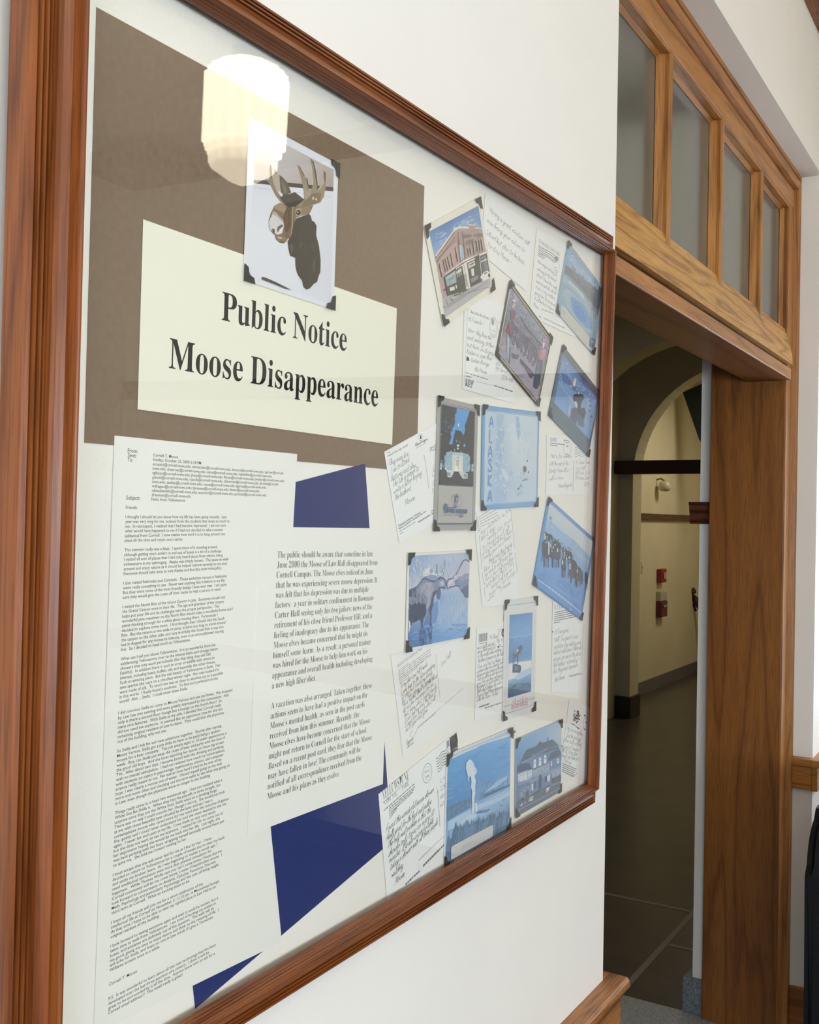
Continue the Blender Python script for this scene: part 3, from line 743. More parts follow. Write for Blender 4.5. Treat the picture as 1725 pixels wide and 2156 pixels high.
def pen(art, text, left, right, xh, w=.0005, col='#45474a', slant=.35, seed=0, wob=.8, plane=False):
    """one handwritten line between two baseline ends; xh = height of a small letter in metres"""
    rnd = random.Random(hash(text) % 1000 + seed if False else sum(map(ord, text)) + seed)
    x = 0; S = []
    for ch in text:
        if ch == ' ': x += 7; continue
        g = PEN.get(ch)
        if g is None: x += 6; continue
        mx = 0; jy = rnd.uniform(-wob, wob); js = rnd.uniform(.9, 1.1)
        for st in g.split('|'):
            P = [tuple(map(float, q.split(','))) for q in st.split()]
            mx = max(mx, max(p[0] for p in P))
            S.append(_cr([(x + p[0] + rnd.uniform(-.35, .35), p[1] * js + jy + rnd.uniform(-.35, .35)) for p in P]))
        x += mx + rnd.uniform(-.2, .8)
    tot = max(1, x)
    a = Vector((*(left if plane else art.p(left)), 0)); b = Vector((*(right if plane else art.p(right)), 0))
    d = b - a; u = d.normalized(); n = Vector((-u.y, u.x, 0)); sx = d.length / tot; sy = xh / 10
    for P in S:
        art.line([tuple((a + u * ((px + py * slant * sy / sx) * sx) + n * (py * sy)).xy) for px, py in P], w * PW, col, True)
def letter(art, lines, xh, **k):
    for t, a, b in lines: pen(art, t, a, b, xh, **k)
def bars(art, a, b, w=.0008, col='#74777a', n=7, seed=0, plane=False):
    w *= .72; col = '#%02x%02x%02x' % tuple(min(255, int(int(col[i:i + 2], 16) * .72 + 58)) for i in (1, 3, 5))
    """a line of print too small to read: word-long dashes"""
    rnd = random.Random(seed * 31 + n); t = 0.0
    A = Vector(a); B = Vector(b); ws = [rnd.uniform(.5, 1.5) for _ in range(n)]; tot = sum(ws) + .22 * (n - 1)
    for q in ws:
        art.line([tuple(A.lerp(B, t / tot)), tuple(A.lerp(B, (t + q) / tot))], w, col, plane); t += q + .22
def quad_at(d, *px): return [pl(x, y, d) for x, y in px]
def crop(ox, oy, sc): return lambda *pts: [(ox + x / sc, oy + y / sc) for x, y in pts]
# ------------------------------------------------------------------ sheets of coloured paper, notice, letters
G_FRONT = 'picture postcards mounted in the display'
G_BACK = 'copied postcard backs mounted in the display'
d = .0006
br = Sheet('paper_backing', 'large taupe paper rectangle behind the public notice card', 'paper', quad_at(d, (203.5, 15), (893.8, 391.9), (877.2, 993.3), (178, 932)), d, '#84715f',
           mat=noisy('taupe_laid_paper', '#806c5a', '#89755f', 160, .7, spec=.25))
TR, BRc, BL = [Vector((*pl(*q, d), 0)) for q in ((769, 976), (824.5, 1772.5), (411.6, 2124))]
TLc = TR + BL - BRc
Sheet('navy_paper_sheet', 'tilted navy blue paper rectangle behind the typed statement sheet', 'paper', [(v.x, v.y) for v in (TLc, TR, BRc, BL)], d, '#26356b',
      mat=noisy('navy_paper', '#24326a', '#29376e', 200, .6, spec=.3))

d = .0014
nt = Sheet('notice_card', 'cream card with the bold heading about the missing moose', 'notice', quad_at(d, (301.9, 461.8), (835.9, 649.3), (825.9, 936.2), (290.1, 861.8)), d, '#f3f1dc')
a = Art(nt, hold=True)
typeset(a, 'Public Notice', (466.6, 673.2), (729.8, 739.5), cap=.0232, style='serif', col='#262624', res=6)
a.build('bold_heading', M_matte)
a = Art(nt, hold=True)
typeset(a, 'Moose Disappearance', (355.5, 774.6), (795.5, 856.5), cap=.0232, style='serif', col='#262624', res=6)
a.build('bold_heading', M_matte)

d = .0009
p2 = Sheet('letter_page', 'lower page of the typed farewell letter below the seam', 'letter', quad_at(d, (222.5, 1470), (537, 1405), (592, 1966), (590, 1985), (197.3, 2178)), d, '#f0efe4')
p2.ob['group'] = 'pages of the typed letter'
d = .0013
p1 = Sheet('letter_page', 'upper page of the typed letter with the long address list', 'letter', quad_at(d, (241.4, 917), (626.1, 956), (600, 1424), (221.2, 1500.2)), d, '#f2f1e6')
p1.ob['group'] = 'pages of the typed letter'
HDR = ['Cornell T. Moose', 'Sunday, October 22, 2000 6:18 PM', 'acopatz@cornell-iowa.edu; salexander@cornell-iowa.edu; dmoore@cornell-iowa.edu; tgarner@cornell-',
       'iowa.edu; drexroat@cornell-iowa.edu; ssims@cornell-iowa.edu; mpeddlev@cornell-iowa.edu;', 'tgibson@cornell-iowa.edu; jharp@cornell-iowa.edu; fhines@cornell-iowa.edu; jweber@cornell-iowa.edu;',
       'gdodd@cornell-iowa.edu; rjacob@cornell-iowa.edu; dsherman@cornell-iowa.edu; jbrown@cornell-', 'iowa.edu; sastley@cornell-iowa.edu; cenns@cornell-iowa.edu; agarcia@cornell-iowa.edu;',
       'wdragon@cornell-iowa.edu; ljanssens@cornell-iowa.edu; lbasar@cornell-iowa.edu;', 'tdelaubenfels@cornell-iowa.edu; acannon@cornell-iowa.edu; pnichols@cornell-iowa.edu;', 'jfreeman@cornell-iowa.edu', 'Hello from Yellowstone']
T1 = {12: 'Friends:', 14: 'I thought I should let you know how my life has been going recently.  Last', 15: 'year was very long for me, isolated from the students that mean so much to',
 16: 'me.  In retrospect, I realized that I had become depressed.  I am not sure', 17: 'what would have happened to me if I had not decided to take a moose', 18: 'sabbatical from Cornell.  I now realize how hard it is to hang around one', 19: "place all the time and retain one's sanity.",
 21: 'This summer really was a blast.  I spent most of it traveling around,', 22: "although getting one's antlers in and out of buses is a bit of a challenge.", 23: 'I visited all sort of places that I had only heard about from others, being', 24: 'midwestern in my upbringing.  Alaska was simply heaven.  The space to walk',
 25: 'around and enjoy nature as it should be helped restore serenity to my soul.', 26: 'Everyone should take time to visit Alaska and find this inner tranquility.',
 28: 'I also visited Nebraska and Colorado.  Those antlerless moose in Nebraska', 29: 'were really something to see.  Never saw anything like it before in my life.', 30: 'But they were some of the most friendly beings I have ever met.  I am quite', 31: 'sure they would give the coats off their backs to help a person in need.',
 33: 'I visited the North Rim of the Grand Canyon in July.  Everyone should visit', 34: 'the Grand Canyon once in their life.  The age and grandeur of the canyon', 35: 'helps put your life and its challenges into the proper perspective.  The', 36: 'wonderful pine meadows on the North Rim would make a wonderful home and I',
 37: 'admit thinking strongly for a while about moving there.  Fortunately I', 38: 'decided to explore some more.  I first thought that I should visit the South', 39: 'Rim.  But the canyon is too wide to jump; it takes too long to travel around', 40: 'the canyon to the other side; and very truthfully the South Rim is way too',
 41: 'hot in August for any moose to tolerate, even in an airconditioned touring', 42: 'bus.  So I decided to head north to Yellowstone.', 44: 'What can I tell you about Yellowstone.  It is so wonderful, from the', 45: 'exhilarating Yellowstone river to the mineral baths and strange nature',
 46: 'showers that only work periodically (like that thing they call Old', 47: 'Faithful).  In addition there is such an array of wildlife with whom to', 48: 'interact, including bears, buffalo, elk, and especially the other moose.', 49: 'Such an amazing place.  But the real beauty of Yellowstone is Stella.  Her',
 50: 'eyes sparkle like stars on a cloudless winter night.  Her coat looked if it', 51: 'were made of silk.  To touch her was as close to absolute joy as is possible', 52: 'in this world.  I finally found a soulmate.  To find such perfection in this', 53: 'world!  Ahh ... Stella.  I could never leave Stella.'}
T2 = {0: 'I did convince Stella to come to Mount Vernon and see my home.  We dropped', 1: 'by Law late one evening and were greatly impressed by the renovations.  Not', 2: 'only is there a second floor lounge but a lounge on the fourth floor!  So', 3: 'many nice features.  With Stella at my side, I decided that Cornell really',
 4: 'did not need me anymore.  It seemed like an opportune time for the last', 5: 'remaining original resident of Law to leave.  They could kick the physicists', 6: 'out of the building, why not me.', 8: 'So Stella and I left for our new adventure together.  Shortly after leaving', 9: 'Mount Vernon, Stella got a job (bills do have to be paid) being a spokes-',
 10: 'moose for a beer company.  This job entails eight to 10 public appearances a', 11: 'week.  Boy, can Stella put away the cases of beer and party with the best of', 12: 'the good old boys.  And she loves watching her sports on those big screen', 13: 'TVs.  After about two days, I became bored with the drinking and partying', 14: 'with no mental stimulation.  I had not realized how much my conversations',
 15: 'with students on topics in psychology, mathematics, physics, and computer', 16: 'science really meant to me.  No matter how hard I tried to be one of the', 17: 'boys, I was clearly a moose out of water.  I found myself going to the web', 18: 'more and more often and checking out the term table to see what was going on', 19: 'in Law, even though the physicists were no longer in the building.',
 21: 'Things really came to a head two weekends ago.  I had not realized what a', 22: 'White Sox fan Stella is.  When they lost the playoffs in three straight, (no', 23: 'surprise since they are the White Sox), Stella went on a drinking binge.', 24: 'There was no way I could console her, though I did try.  She would just look', 25: 'at me with those beautiful eyes clouded by the beer and say I was a',
 26: 'contemplative moose who cared more for the mind than the outcome of games.', 27: 'She quietly said I could never understand her and she never wanted to see me', 28: 'again.  I never felt such pain in my life.  I love Stella so very very much,', 29: 'but she does not want to see me anymore.  I waited for her to come out of', 30: 'her depression hoping she would let me back into her life.  Last night, she',
 31: 'was back partying with her boys, wrapping herself sensually around them just', 32: 'to spite me.  She told me I meant nothing to her.', 34: 'I must accept that she will never feel for me as I feel for her.  I have', 35: 'decided to return to Yellowstone for a couple of weeks just to clear my head', 36: 'and settle my broken heart.  As I was beginning to realize a month ago, I',
 37: 'need intellectual stimulation even more than physical stimulation for', 38: "happiness.  While Thomas Wolfe says you can't come home, I hope that the", 39: 'Cornell community will let me come home, a wiser if heartbroken moose.  I', 40: 'look forward to conversation on Analysis, Calculus, Functions, Discrete', 41: 'Math, Psychology and particularly Psychology and the Law, all being taught', 42: 'third term at Cornell.  What an exciting place to be.',
 44: 'I hope all my friends will join me for a short celebration of the', 45: 'intellectual life at Cornell on November 3, 11:15 am, in Moosehead lounge.', 46: 'At that time I hope to be able to take my rightful place in Law Hall as an', 47: 'original resident of the building.', 49: 'I look forward to seeing everyone again and wish it could be sooner, but it',
 50: 'takes time to walk from Yellowstone.  I am tired of hurting my antlers in', 51: 'buses, and airplanes are definitely out of the question.  The walk will do', 52: 'me good, giving me time to enjoy nature and think on the meaning of life.  I', 53: 'will ache for Stella, and hope no one in Law minds if I give a Tennessee', 54: 'Williams scream once in a while.', 57: 'Cornell T. Moose',
 60: 'P.S.  It was wonderful to learn about all this new technology that has been', 61: 'developed over the last three quarters of a century.  I think it will be', 62: 'great to be surrounded by it all the time.  Anyone know who to ask for a', 63: 'Cornell email address??  This email really is great!'}
def block(art, rows, pa, ra, pb, rb, ref, ref_right, em=None, style='sans', **k):
    """rows of type: pa/pb = pixels of the left baseline ends of rows ra/rb; the reference row fixes the letter width"""
    A = Vector((*art.p(pa), 0)); B = Vector((*art.p(pb), 0)); st = (B - A) / (rb - ra)
    V, F = glyphs(ref[1], style, 1)
    w = max(v[0] for v in V) - min(v[0] for v in V)
    L = A + st * (ref[0] - ra); Rr = Vector((*art.p(ref_right), 0)); u = (Rr - L).normalized(); sx = (Rr - L).length / w
    for r, t in rows.items():
        p = A + st * (r - ra)
        typeset(art, t, tuple(p.xy), tuple((p + u).xy), em=em or st.length * .96, xs=sx, style=style, plane=True, **k)
    return sx
a = Art(p1, hold=True)
INK = '#2c2c28'
block(a, T1, (264.3, 1091.1), 14, (251.2, 1480.9), 53, (36, T1[36]), (489.8, 1284.5), col=INK, off=.005)
A_ = Vector((*a.p((322.3, 960.6)), 0)); B_ = Vector((*a.p((319.0, 1054.0)), 0))
HR = {i: t for i, t in enumerate(HDR)}
block(a, HR, (322.3, 960.8), 0, (319.0, 1054.0), 10, (4, HDR[4]), (598.5, 1015.0), col=INK, off=.005)
for t_, l_, r_ in (('From:', (269.0, 952.3), (290.2, 954.2)), ('Sent:', (269.0, 961.9), (287.0, 963.4)), ('To:', (268.6, 971.6), (279.4, 972.4)), ('Subject:', (265.6, 1051.6), (295.0, 1052.4))):
    typeset(a, t_, l_, r_, cap=.0029, col='#262622', off=.006)
a.build('typed_text', M_matte)
a = Art(p2, hold=True)
block(a, T2, (249.2, 1504.8), 0, (227.5, 2136.5), 63, (10, T2[10]), (476.8, 1545.6), col=INK, off=.005)
a.build('typed_text', M_matte)

d = .0017
st = Sheet('statement_sheet', 'typed white statement sheet in serif type over the navy panel', 'letter', quad_at(d, (547.7, 1109.1), (826.9, 1112.6), (806.3, 1650.8), (521.1, 1759)), d, '#f3f2e7')
TS = ['The public should be aware that sometime in late', 'June 2000 the Moose of Law Hall disappeared from', 'Cornell Campus. The Moose elves noticed in June', 'that he was experiencing severe moose depression. It', 'was felt that his depression was due to multiple',
      'factors:  a year in solitary confinement in Bowman-', 'Carter Hall seeing only his two jailers; news of the', 'retirement of his close friend Professor Hill; and a', 'feeling of inadequacy due to his appearance. The', 'Moose elves became concerned that he might do', 'himself some harm. As a result, a personal trainer',
      'was hired for the Moose to help him work on his', 'appearance and overall health including developing', 'a new high fiber diet.', '', 'A vacation was also arranged. Taken together, these', 'actions seem to have had a positive impact on the', "Moose's mental health, as seen in the post cards", 'received from him this summer. Recently, the',
      'Moose elves have become concerned that the Moose', 'might not return to Cornell for the start of school.', 'Based on a recent post card, they fear that the Moose', 'may have fallen in love! The community will be', 'notified of all correspondence received from the', 'Moose and his plans as they evolve.']
a = Art(st, hold=True)
rows = {i: t for i, t in enumerate(TS) if t}
block(a, rows, (584.0, 1174.6), 0, (562.5, 1683.9), 24, (3, TS[3]), (794.5, 1226.5), style='serif', col='#434446', off=-.012, res=2)
a.build('typed_text', M_matte)

# ------------------------------------------------------------------ the photograph of the mounted head
d = .0024
c = crop(500, 280, 5.6727)
mo = Sheet('moose_photo', 'photo of a mounted moose head wearing a black graduation cap', 'photo', quad_at(d, *c((141, -191), (1207, 375), (1150, 2112), (72, 1755))), d, '#e6e7ea')
a = Art(mo, 500, 280, 5.6727)
a.grad([(205, -60), (1150, 440), (1146, 690), (195, 590)], ['#d7d3cf #cdc8c4 #c3bcb8 #b3a69e', '#cfcac6 #c6c0bc #bdb4ae #ad9e95', '#c9bfba #c2b7b1 #b8aaa4 #a8978e'])
a.grad([(195, 598), (1145, 698), (1118, 2040), (95, 1700)], ['#dcdde2 #e2e3e8 #dfe0e5', '#e5e6ea #e6e7eb #dadce2', '#e4e5e9 #e3e4e8 #dcdde3'])
a.many(('#46413b', [(194, 562), (350, 566), (1146, 648), (1145, 698), (194, 600)]))
a.lines(.00035, '#bcbcc0', [(195, 650), (1130, 762)])
a.many(('#8f806a', [(385, 388), (402, 380), (418, 545), (470, 690), (545, 800), (575, 858), (520, 832), (450, 742), (400, 640), (372, 592), (325, 552), (380, 558)]),
       ('#b5a899', [(440, 440), (470, 490), (500, 500), (512, 600), (512, 690), (482, 705), (430, 600), (418, 530)]),
       ('#5f5548', [(500, 500), (540, 530), (600, 600), (642, 712), (540, 765), (515, 700)]),
       ('#6f6353', [(440, 440), (456, 434), (472, 492), (452, 482)]),
       ('#7d7160', [(520, 560), (545, 580), (600, 700), (560, 730)]),
       ('#55493b', [(388, 395), (402, 382), (412, 540), (398, 520)]),
       ('#97886f', [(712, 385), (740, 395), (800, 520), (835, 545), (852, 640), (860, 690), (900, 640), (893, 450), (865, 303), (905, 330), (940, 470), (958, 620), (940, 682), (990, 640), (1015, 560), (1028, 440), (1054, 482), (1052, 660), (1032, 760), (990, 832), (900, 862), (830, 890), (760, 890), (685, 875), (760, 815), (795, 790), (790, 700), (765, 560), (730, 440)]),
       ('#4f4539', [(735, 395), (745, 400), (802, 512), (790, 515)]), ('#54493b', [(900, 335), (908, 335), (940, 470), (958, 620), (948, 640), (925, 500)]),
       ('#5b5041', [(818, 540), (836, 546), (852, 640), (858, 684), (840, 640)]), ('#5d5242', [(1034, 450), (1054, 482), (1050, 600), (1038, 560)]),
       ('#c6bcae', [(868, 310), (890, 420), (905, 600), (895, 640), (884, 460)]), ('#bcae97', [(1018, 560), (1030, 500), (1032, 590), (990, 670), (960, 690)]),
       ('#7d6d54', [(800, 800), (900, 720), (1000, 720), (985, 815), (900, 855), (830, 880), (760, 885)]),
       ('#d3c9b6', [(890, 770), (912, 762), (918, 792), (898, 800)]), ('#d8cfc0', [(930, 778), (950, 784), (945, 812), (932, 800)]),
       ('#a59880', [(795, 620), (830, 700), (880, 700), (860, 760), (820, 800), (800, 790)]))
# head
a.many(('#7f6c4f', [(572, 852), (500, 835), (440, 870), (395, 960), (370, 1050), (375, 1130), (410, 1190), (445, 1220), (455, 1270), (500, 1310), (550, 1318), (590, 1285), (600, 1260), (628, 1266), (642, 1210), (665, 1150), (700, 1012), (760, 990), (860, 962), (890, 900), (905, 862), (830, 888), (760, 886), (690, 872), (600, 887)]),
       ('#8f7c5c', [(700, 885), (760, 890), (850, 885), (880, 900), (850, 955), (760, 985), (700, 1005), (680, 940)]),
       ('#9c8a6c', [(500, 840), (560, 860), (590, 900), (560, 960), (520, 940), (450, 905), (440, 880)]),
       ('#574630', [(590, 890), (655, 875), (660, 900), (655, 1010), (630, 1150), (575, 1190), (555, 1100), (545, 1010), (560, 950)]),
       ('#6a573b', [(560, 960), (600, 930), (600, 1080), (575, 1160), (558, 1090)]),
       ('#d9d5d3', [(430, 930), (400, 1000), (372, 1060), (383, 1140), (430, 1192), (480, 1216), (530, 1196), (554, 1110), (542, 1040), (500, 1000), (470, 965)]),
       ('#b7aa9a', [(430, 930), (470, 960), (500, 1000), (545, 1045), (540, 1070), (490, 1020), (440, 980), (415, 975)]),
       ('#463d30', [(408, 1140), (440, 1150), (442, 1200), (420, 1182)]), ('#675c4b', [(478, 1120), (530, 1090), (545, 1112), (500, 1150), (482, 1192), (468, 1160)]),
       ('#e6e3e1', [(500, 1150), (545, 1115), (535, 1180), (490, 1205)]),
       ('#8a765c', [(445, 1222), (455, 1270), (500, 1310), (550, 1318), (590, 1285), (560, 1242), (500, 1228)]), ('#c9bda9', [(470, 1240), (520, 1245), (530, 1265), (490, 1262)]),
       ('#5a4a36', [(488, 1290), (550, 1300), (585, 1286), (550, 1318), (505, 1312)]),
       ('#7b6a4c', [(560, 1180), (625, 1170), (640, 1200), (626, 1264), (600, 1258), (570, 1250)]))
a.lines(.0014, '#a8956f', [(655, 880), (648, 1010), (652, 1110), (640, 1190), (622, 1240)])
a.lines(.0006, '#8b7a68', [(425, 1192), (472, 1222), (545, 1196)])
a.lines(.0005, '#d0c7bb', [(420, 940), (405, 1010)], [(455, 960), (470, 1040), (500, 1090)])
a.many(('#3d392f', [(660, 1150), (640, 1222), (595, 1296), (610, 1400), (628, 1470), (660, 1478), (688, 1492), (690, 1590), (705, 1660), (722, 1700), (768, 1762), (785, 1840), (822, 1872), (862, 1856), (905, 1806), (948, 1780), (962, 1720), (987, 1660), (990, 1520), (972, 1360), (955, 1290), (935, 1222), (942, 1110), (915, 1062), (885, 1046), (872, 990), (850, 965), (760, 1000), (700, 1020), (670, 1080)]))
a.dabs([(640, 1180), (920, 1080), (960, 1700), (730, 1700)], ['#3a362c', '#47423a', '#332f27', '#504a3c'], 170, 90, 16, 80, 18, 3)
a.many(('#5b5647', [(905, 1500), (925, 1560), (915, 1700), (895, 1620)]), ('#565142', [(735, 1320), (775, 1310), (760, 1370), (735, 1390)]), ('#5d5748', [(615, 1340), (650, 1320), (665, 1400), (640, 1450)]))
a.dabs([(560, 900), (640, 900), (640, 1240), (560, 1240)], ['#6e5c40', '#57472f', '#8a7656'], 50, 50, 9, 85, 15, 5)
a.ell(722, 955, 24, 30, '#241f18'); a.ell(716, 948, 7, 9, '#d9d2c2'); a.lines(.0011, '#b8a888', [(690, 950), (700, 915), (730, 905), (762, 925)]); a.lines(.0008, '#c7b99c', [(695, 975), (722, 992), (752, 975)])
a.many(('#39352c', [(503, 766), (680, 707), (792, 796), (692, 878), (600, 887), (560, 846)]), ('#2c2922', [(560, 846), (692, 800), (760, 820), (692, 878), (600, 887)]), ('#44403a', [(503, 766), (680, 707), (792, 796), (690, 815), (560, 846)]))
a.many(('#e6e6ea', [(500, 740), (525, 715), (534, 750), (518, 758)]), ('#4a4540', [(285, 1717), (330, 1728), (450, 1780), (640, 1876), (560, 1860), (430, 1805), (285, 1750)]))
a.build('picture')
corners(mo, '123', .0135)
# ------------------------------------------------------------------ postcard backs (copies on white paper)
PAPER = '#f4f5f1'
def back(name_label, o, poly, d, col=PAPER):
    return Sheet('postcard_back', name_label, 'postcard', quad_at(d, *crop(*o)(*poly)), d, col, .00015, G_BACK)
PENC = '#3c3e42'
# note beside the corner building
o = (880, 400, 6.9); s_ = back('handwritten note about a great vacation, next to the brick building card', o, [(980, 45), (1690, 500), (1580, 1475), (925, 925)], .0010)
a = Art(s_, *o, hold=True)
letter(a, [('Having a great vacation Will', (1040, 305), (1612, 815)), ('miss being your return to', (1005, 465), (1548, 912)), ('School but plan to be back', (985, 635), (1545, 1092)), ('for Kris. Moose -', (1005, 815), (1355, 1085))], .0034, w=.00055, col='#4a4a48')
a.build('handwriting', M_matte)
# best of the west
o = (960, 590, 7.841); s_ = back('handwritten card greeting friends, below the brick building card', o, [(150, 210), (840, 430), (970, 2035), (105, 1790)], .0010)
a = Art(s_, *o, hold=True)
a.lines(.0004, '#6d7075', [(232, 485), (190, 468), (178, 800), (150, 1500), (136, 1745), (165, 1750)], [(560, 632), (600, 650)], [(690, 680), (760, 712)])
typeset(a, 'Best of the West Events', (245, 540), (548, 655), cap=.0034, style='serif', col='#55575a', off=-.006)
letter(a, [('Hi Friends !', (200, 670), (452, 745)), ('Wow - they have the', (195, 845), (582, 985)), ('most amazing clothes', (190, 965), (618, 1115)), ("out here. I'm staying", (182, 1085), (620, 1240)), ('hidden in case their', (180, 1205), (600, 1330)), ('tastes change', (245, 1340), (550, 1420)), ('-the Moose', (290, 1485), (505, 1555)),
           ('600 1st', (655, 1400), (830, 1440)), ('Mt Vernon, IA', (655, 1490), (925, 1565)), ('52314-1098', (748, 1630), (938, 1690))], .0028, w=.0005, col=PENC)
a.ring(622, 780, 64, 164, .0005, '#55585c'); a.ring(622, 780, 46, 130, .0003, '#8a8d90'); a.ell(612, 690, 22, 60, '#a7a9ab'); bars(a, (597, 830), (640, 840), .0012, '#85888b', 3); bars(a, (597, 900), (640, 910), .0008, '#85888b', 3)
a.many(('#3e4043', [(180, 1260), (205, 1262), (230, 1330), (170, 1330)]))
bars(a, (165, 1525), (535, 1640), .0016, '#8d9093', 6, 3); bars(a, (165, 1580), (260, 1605), .0016, '#8d9093', 1, 4)
for k in range(4): bars(a, (160, 1630 + 24 * k), (300 - 8 * k, 1668 + 22 * k), .0016, '#5f6265', 3, k)
a.many(('#4b4e51', [(160, 1705), (180, 1712), (180, 1745), (160, 1738)])); bars(a, (185, 1740), (265, 1765), .0022, '#5f6265', 2, 3)
a.line([(330, 1668), (640, 1745)], .0003, '#8d9093'); bars(a, (640, 1738), (938, 1838), .0020, '#6d7073', 5, 8)
a.build('handwriting', M_matte)
# Yellowstone note at top right
o = (1080, 460, 7.186); s_ = back('handwritten national park card tucked behind the blue hot spring card', o, [(365, 145), (860, 440), (960, 1800), (430, 1560), (250, 1450)], .0010)
a = Art(s_, *o, hold=True)
typeset(a, 'YELLOWSTONE NATIONAL PARK', (390, 362), (708, 575), cap=.0050, style='serif', col='#94979a', off=-.01)
for k, (x, y) in enumerate(((702, 600), (690, 632), (680, 664), (650, 668), (500, 590), (480, 608))):
    y0 = 405 + 29 * k; m = [(388 - 2 * k + (x - 388) * t, y0 + (y - y0) * t + 5 * math.sin(t * 9)) for t in [i / 14 for i in range(15)]]
    a.line(m, .0010, '#7e8183')
a.ring(658, 700, 48, 118, .0005, '#85888b', tilt=-.08); a.ell(660, 610, 26, 40, '#a7a9ab', tilt=-.1); bars(a, (640, 740), (676, 752), .0014, '#8d9093', 2); bars(a, (636, 780), (670, 795), .0014, '#8d9093', 2)
letter(a, [('Hope everyone is having fun', (372, 655), (668, 880)), ('and ready for the start of', (365, 775), (655, 965)), ('school. I found this really', (358, 862), (668, 1085)), ('neat moose bath with the', (350, 962), (660, 1160)), ('mud in my antlers', (345, 1045), (638, 1235)), ('going from. This is one and', (335, 1135), (640, 1335)), ('It will be hard to leave', (325, 1225), (612, 1400)), ('Moose', (310, 1310), (385, 1375))], .0024, w=.00045, col='#4c4e51')
a.line([(435, 1480), (435, 1365), (620, 1450)], .0003, '#a4a6a8'); bars(a, (440, 1372), (615, 1440), .0018, '#a4a6a8', 4); a.line([(640, 1465), (780, 1530)], .0003, '#a4a6a8'); bars(a, (470, 1508), (785, 1660), .0018, '#9a9c9e', 11, 5); bars(a, (395, 1475), (430, 1500), .0016, '#85888b', 1)
a.build('handwriting', M_matte)
# Maine
o = (1130, 710, 6.344); s_ = back('handwritten card below the dark framed swimming moose card', o, [(140, 1300), (752, 1335), (712, 2098), (125, 2108)], .0010)
a = Art(s_, *o, hold=True)
typeset(a, 'MAINE', (182, 1395), (270, 1398), cap=.0056, style='serif', col='#6f7275', off=-.01)
a.lines(.0010, '#7e8183', [(180, 1415), (380, 1435)], [(180, 1442), (278, 1450)])
a.ring(412, 1484, 48, 106, .0006, '#6d7073'); bars(a, (395, 1410), (430, 1412), .0016, '#6d7073', 1); bars(a, (400, 1455), (425, 1458), .0022, '#6d7073', 1); bars(a, (398, 1560), (428, 1562), .0018, '#6d7073', 1); a.ell(376, 1377, 10, 8, '#4a4d50')
for k in range(5): a.line([(512 + 130 * t, 1465 + 30 * k + 10 * math.sin(t * 11) + 2 * t) for t in [i / 16 for i in range(17)]], .0007, '#8d9093')
letter(a, [('Had a fun reunion', (188, 1605), (468, 1612)), ('with the rest of the', (165, 1712), (425, 1710)), ('family! Hope all is', (160, 1810), (425, 1795)), ('well in Iowa', (160, 1912), (355, 1895)), ('Moose Regards', (290, 2010), (468, 1995)), ('Dr. James Freem', (522, 1690), (712, 1690)), ('Law Hall', (525, 1768), (648, 1765)), ('600 First St W', (518, 1835), (710, 1830)), ('Mt Vernon, Iowa', (518, 1905), (705, 1900)), ('52314', (630, 1985), (698, 1985))], .0029, w=.0005, col='#55585b')
a.line([(495, 1650), (486, 2050)], .0014, '#a9abad')
a.build('handwriting', M_matte)
# lake resort back
o = (800, 830, 6.957); s_ = back('handwritten card at the corner of the taupe paper, left of the grey night-hotel card', o, [(65, 845), (900, 385), (930, 1800), (285, 2185)], .0010)
a = Art(s_, *o, hold=True)
typeset(a, 'Chautauqua', (522, 770), (700, 668), cap=.0044, style='script', col='#3d4044', off=.006); a.line([(528, 795), (640, 735), (676, 712)], .0003, '#55585b')
a.ring(598, 632, 36, 46, .0003, '#6d7073'); a.many(('#4b4e51', [(588, 610), (600, 600), (610, 612), (608, 655), (588, 655)]))
bars(a, (108, 860), (150, 845), .0010, '#6d7073', 1); typeset(a, 'Athenaeum Hotel at night.  Built 1881.', (118, 918), (415, 752), cap=.0019, col='#4a4d50', off=.01)
letter(a, [('Chug away live', (135, 1050), (415, 905)), ('I am to attend', (165, 1165), (432, 985)), ('lectures and play.', (170, 1275), (525, 1060)), ('The tub is proper to', (190, 1368), (572, 1110)), ('write a letter hoping', (205, 1470), (610, 1180)), ('the husband', (225, 1560), (455, 1400)), ('Moose', (370, 1640), (515, 1540))], .0032, w=.0005, col='#3c3f43')
pen(a, 'POST', (738, 850), (850, 790), .0025, .0007, '#3d4044', .1)
a.line([(645, 885), (680, 1080), (718, 1385)], .0005, '#55585b')
letter(a, [('L', (785, 1130), (815, 1115)), ('Co', (768, 1220), (830, 1190)), ('60', (768, 1345), (830, 1310)), ('M', (765, 1470), (825, 1430))], .0034, w=.0005, col='#4a4d50')
typeset(a, 'Chautauqua Institution: A National', (272, 1945), (592, 1745), cap=.0023, col='#35383b', off=.015); typeset(a, 'Historic Landmark in Chautauqua, New York', (280, 1985), (678, 1725), cap=.0023, col='#35383b', off=.015)
bars(a, (285, 2015), (520, 1870), .0010, '#6d7073', 6); bars(a, (292, 2050), (345, 2018), .0010, '#6d7073', 2)
a.line([(560, 1885), (800, 1740)], .0003, '#6d7073'); bars(a, (560, 1875), (740, 1765), .0024, '#85888b', 8); a.ring(768, 1725, 18, 24, .0006, '#4a4d50')
a.build('handwriting', M_matte)
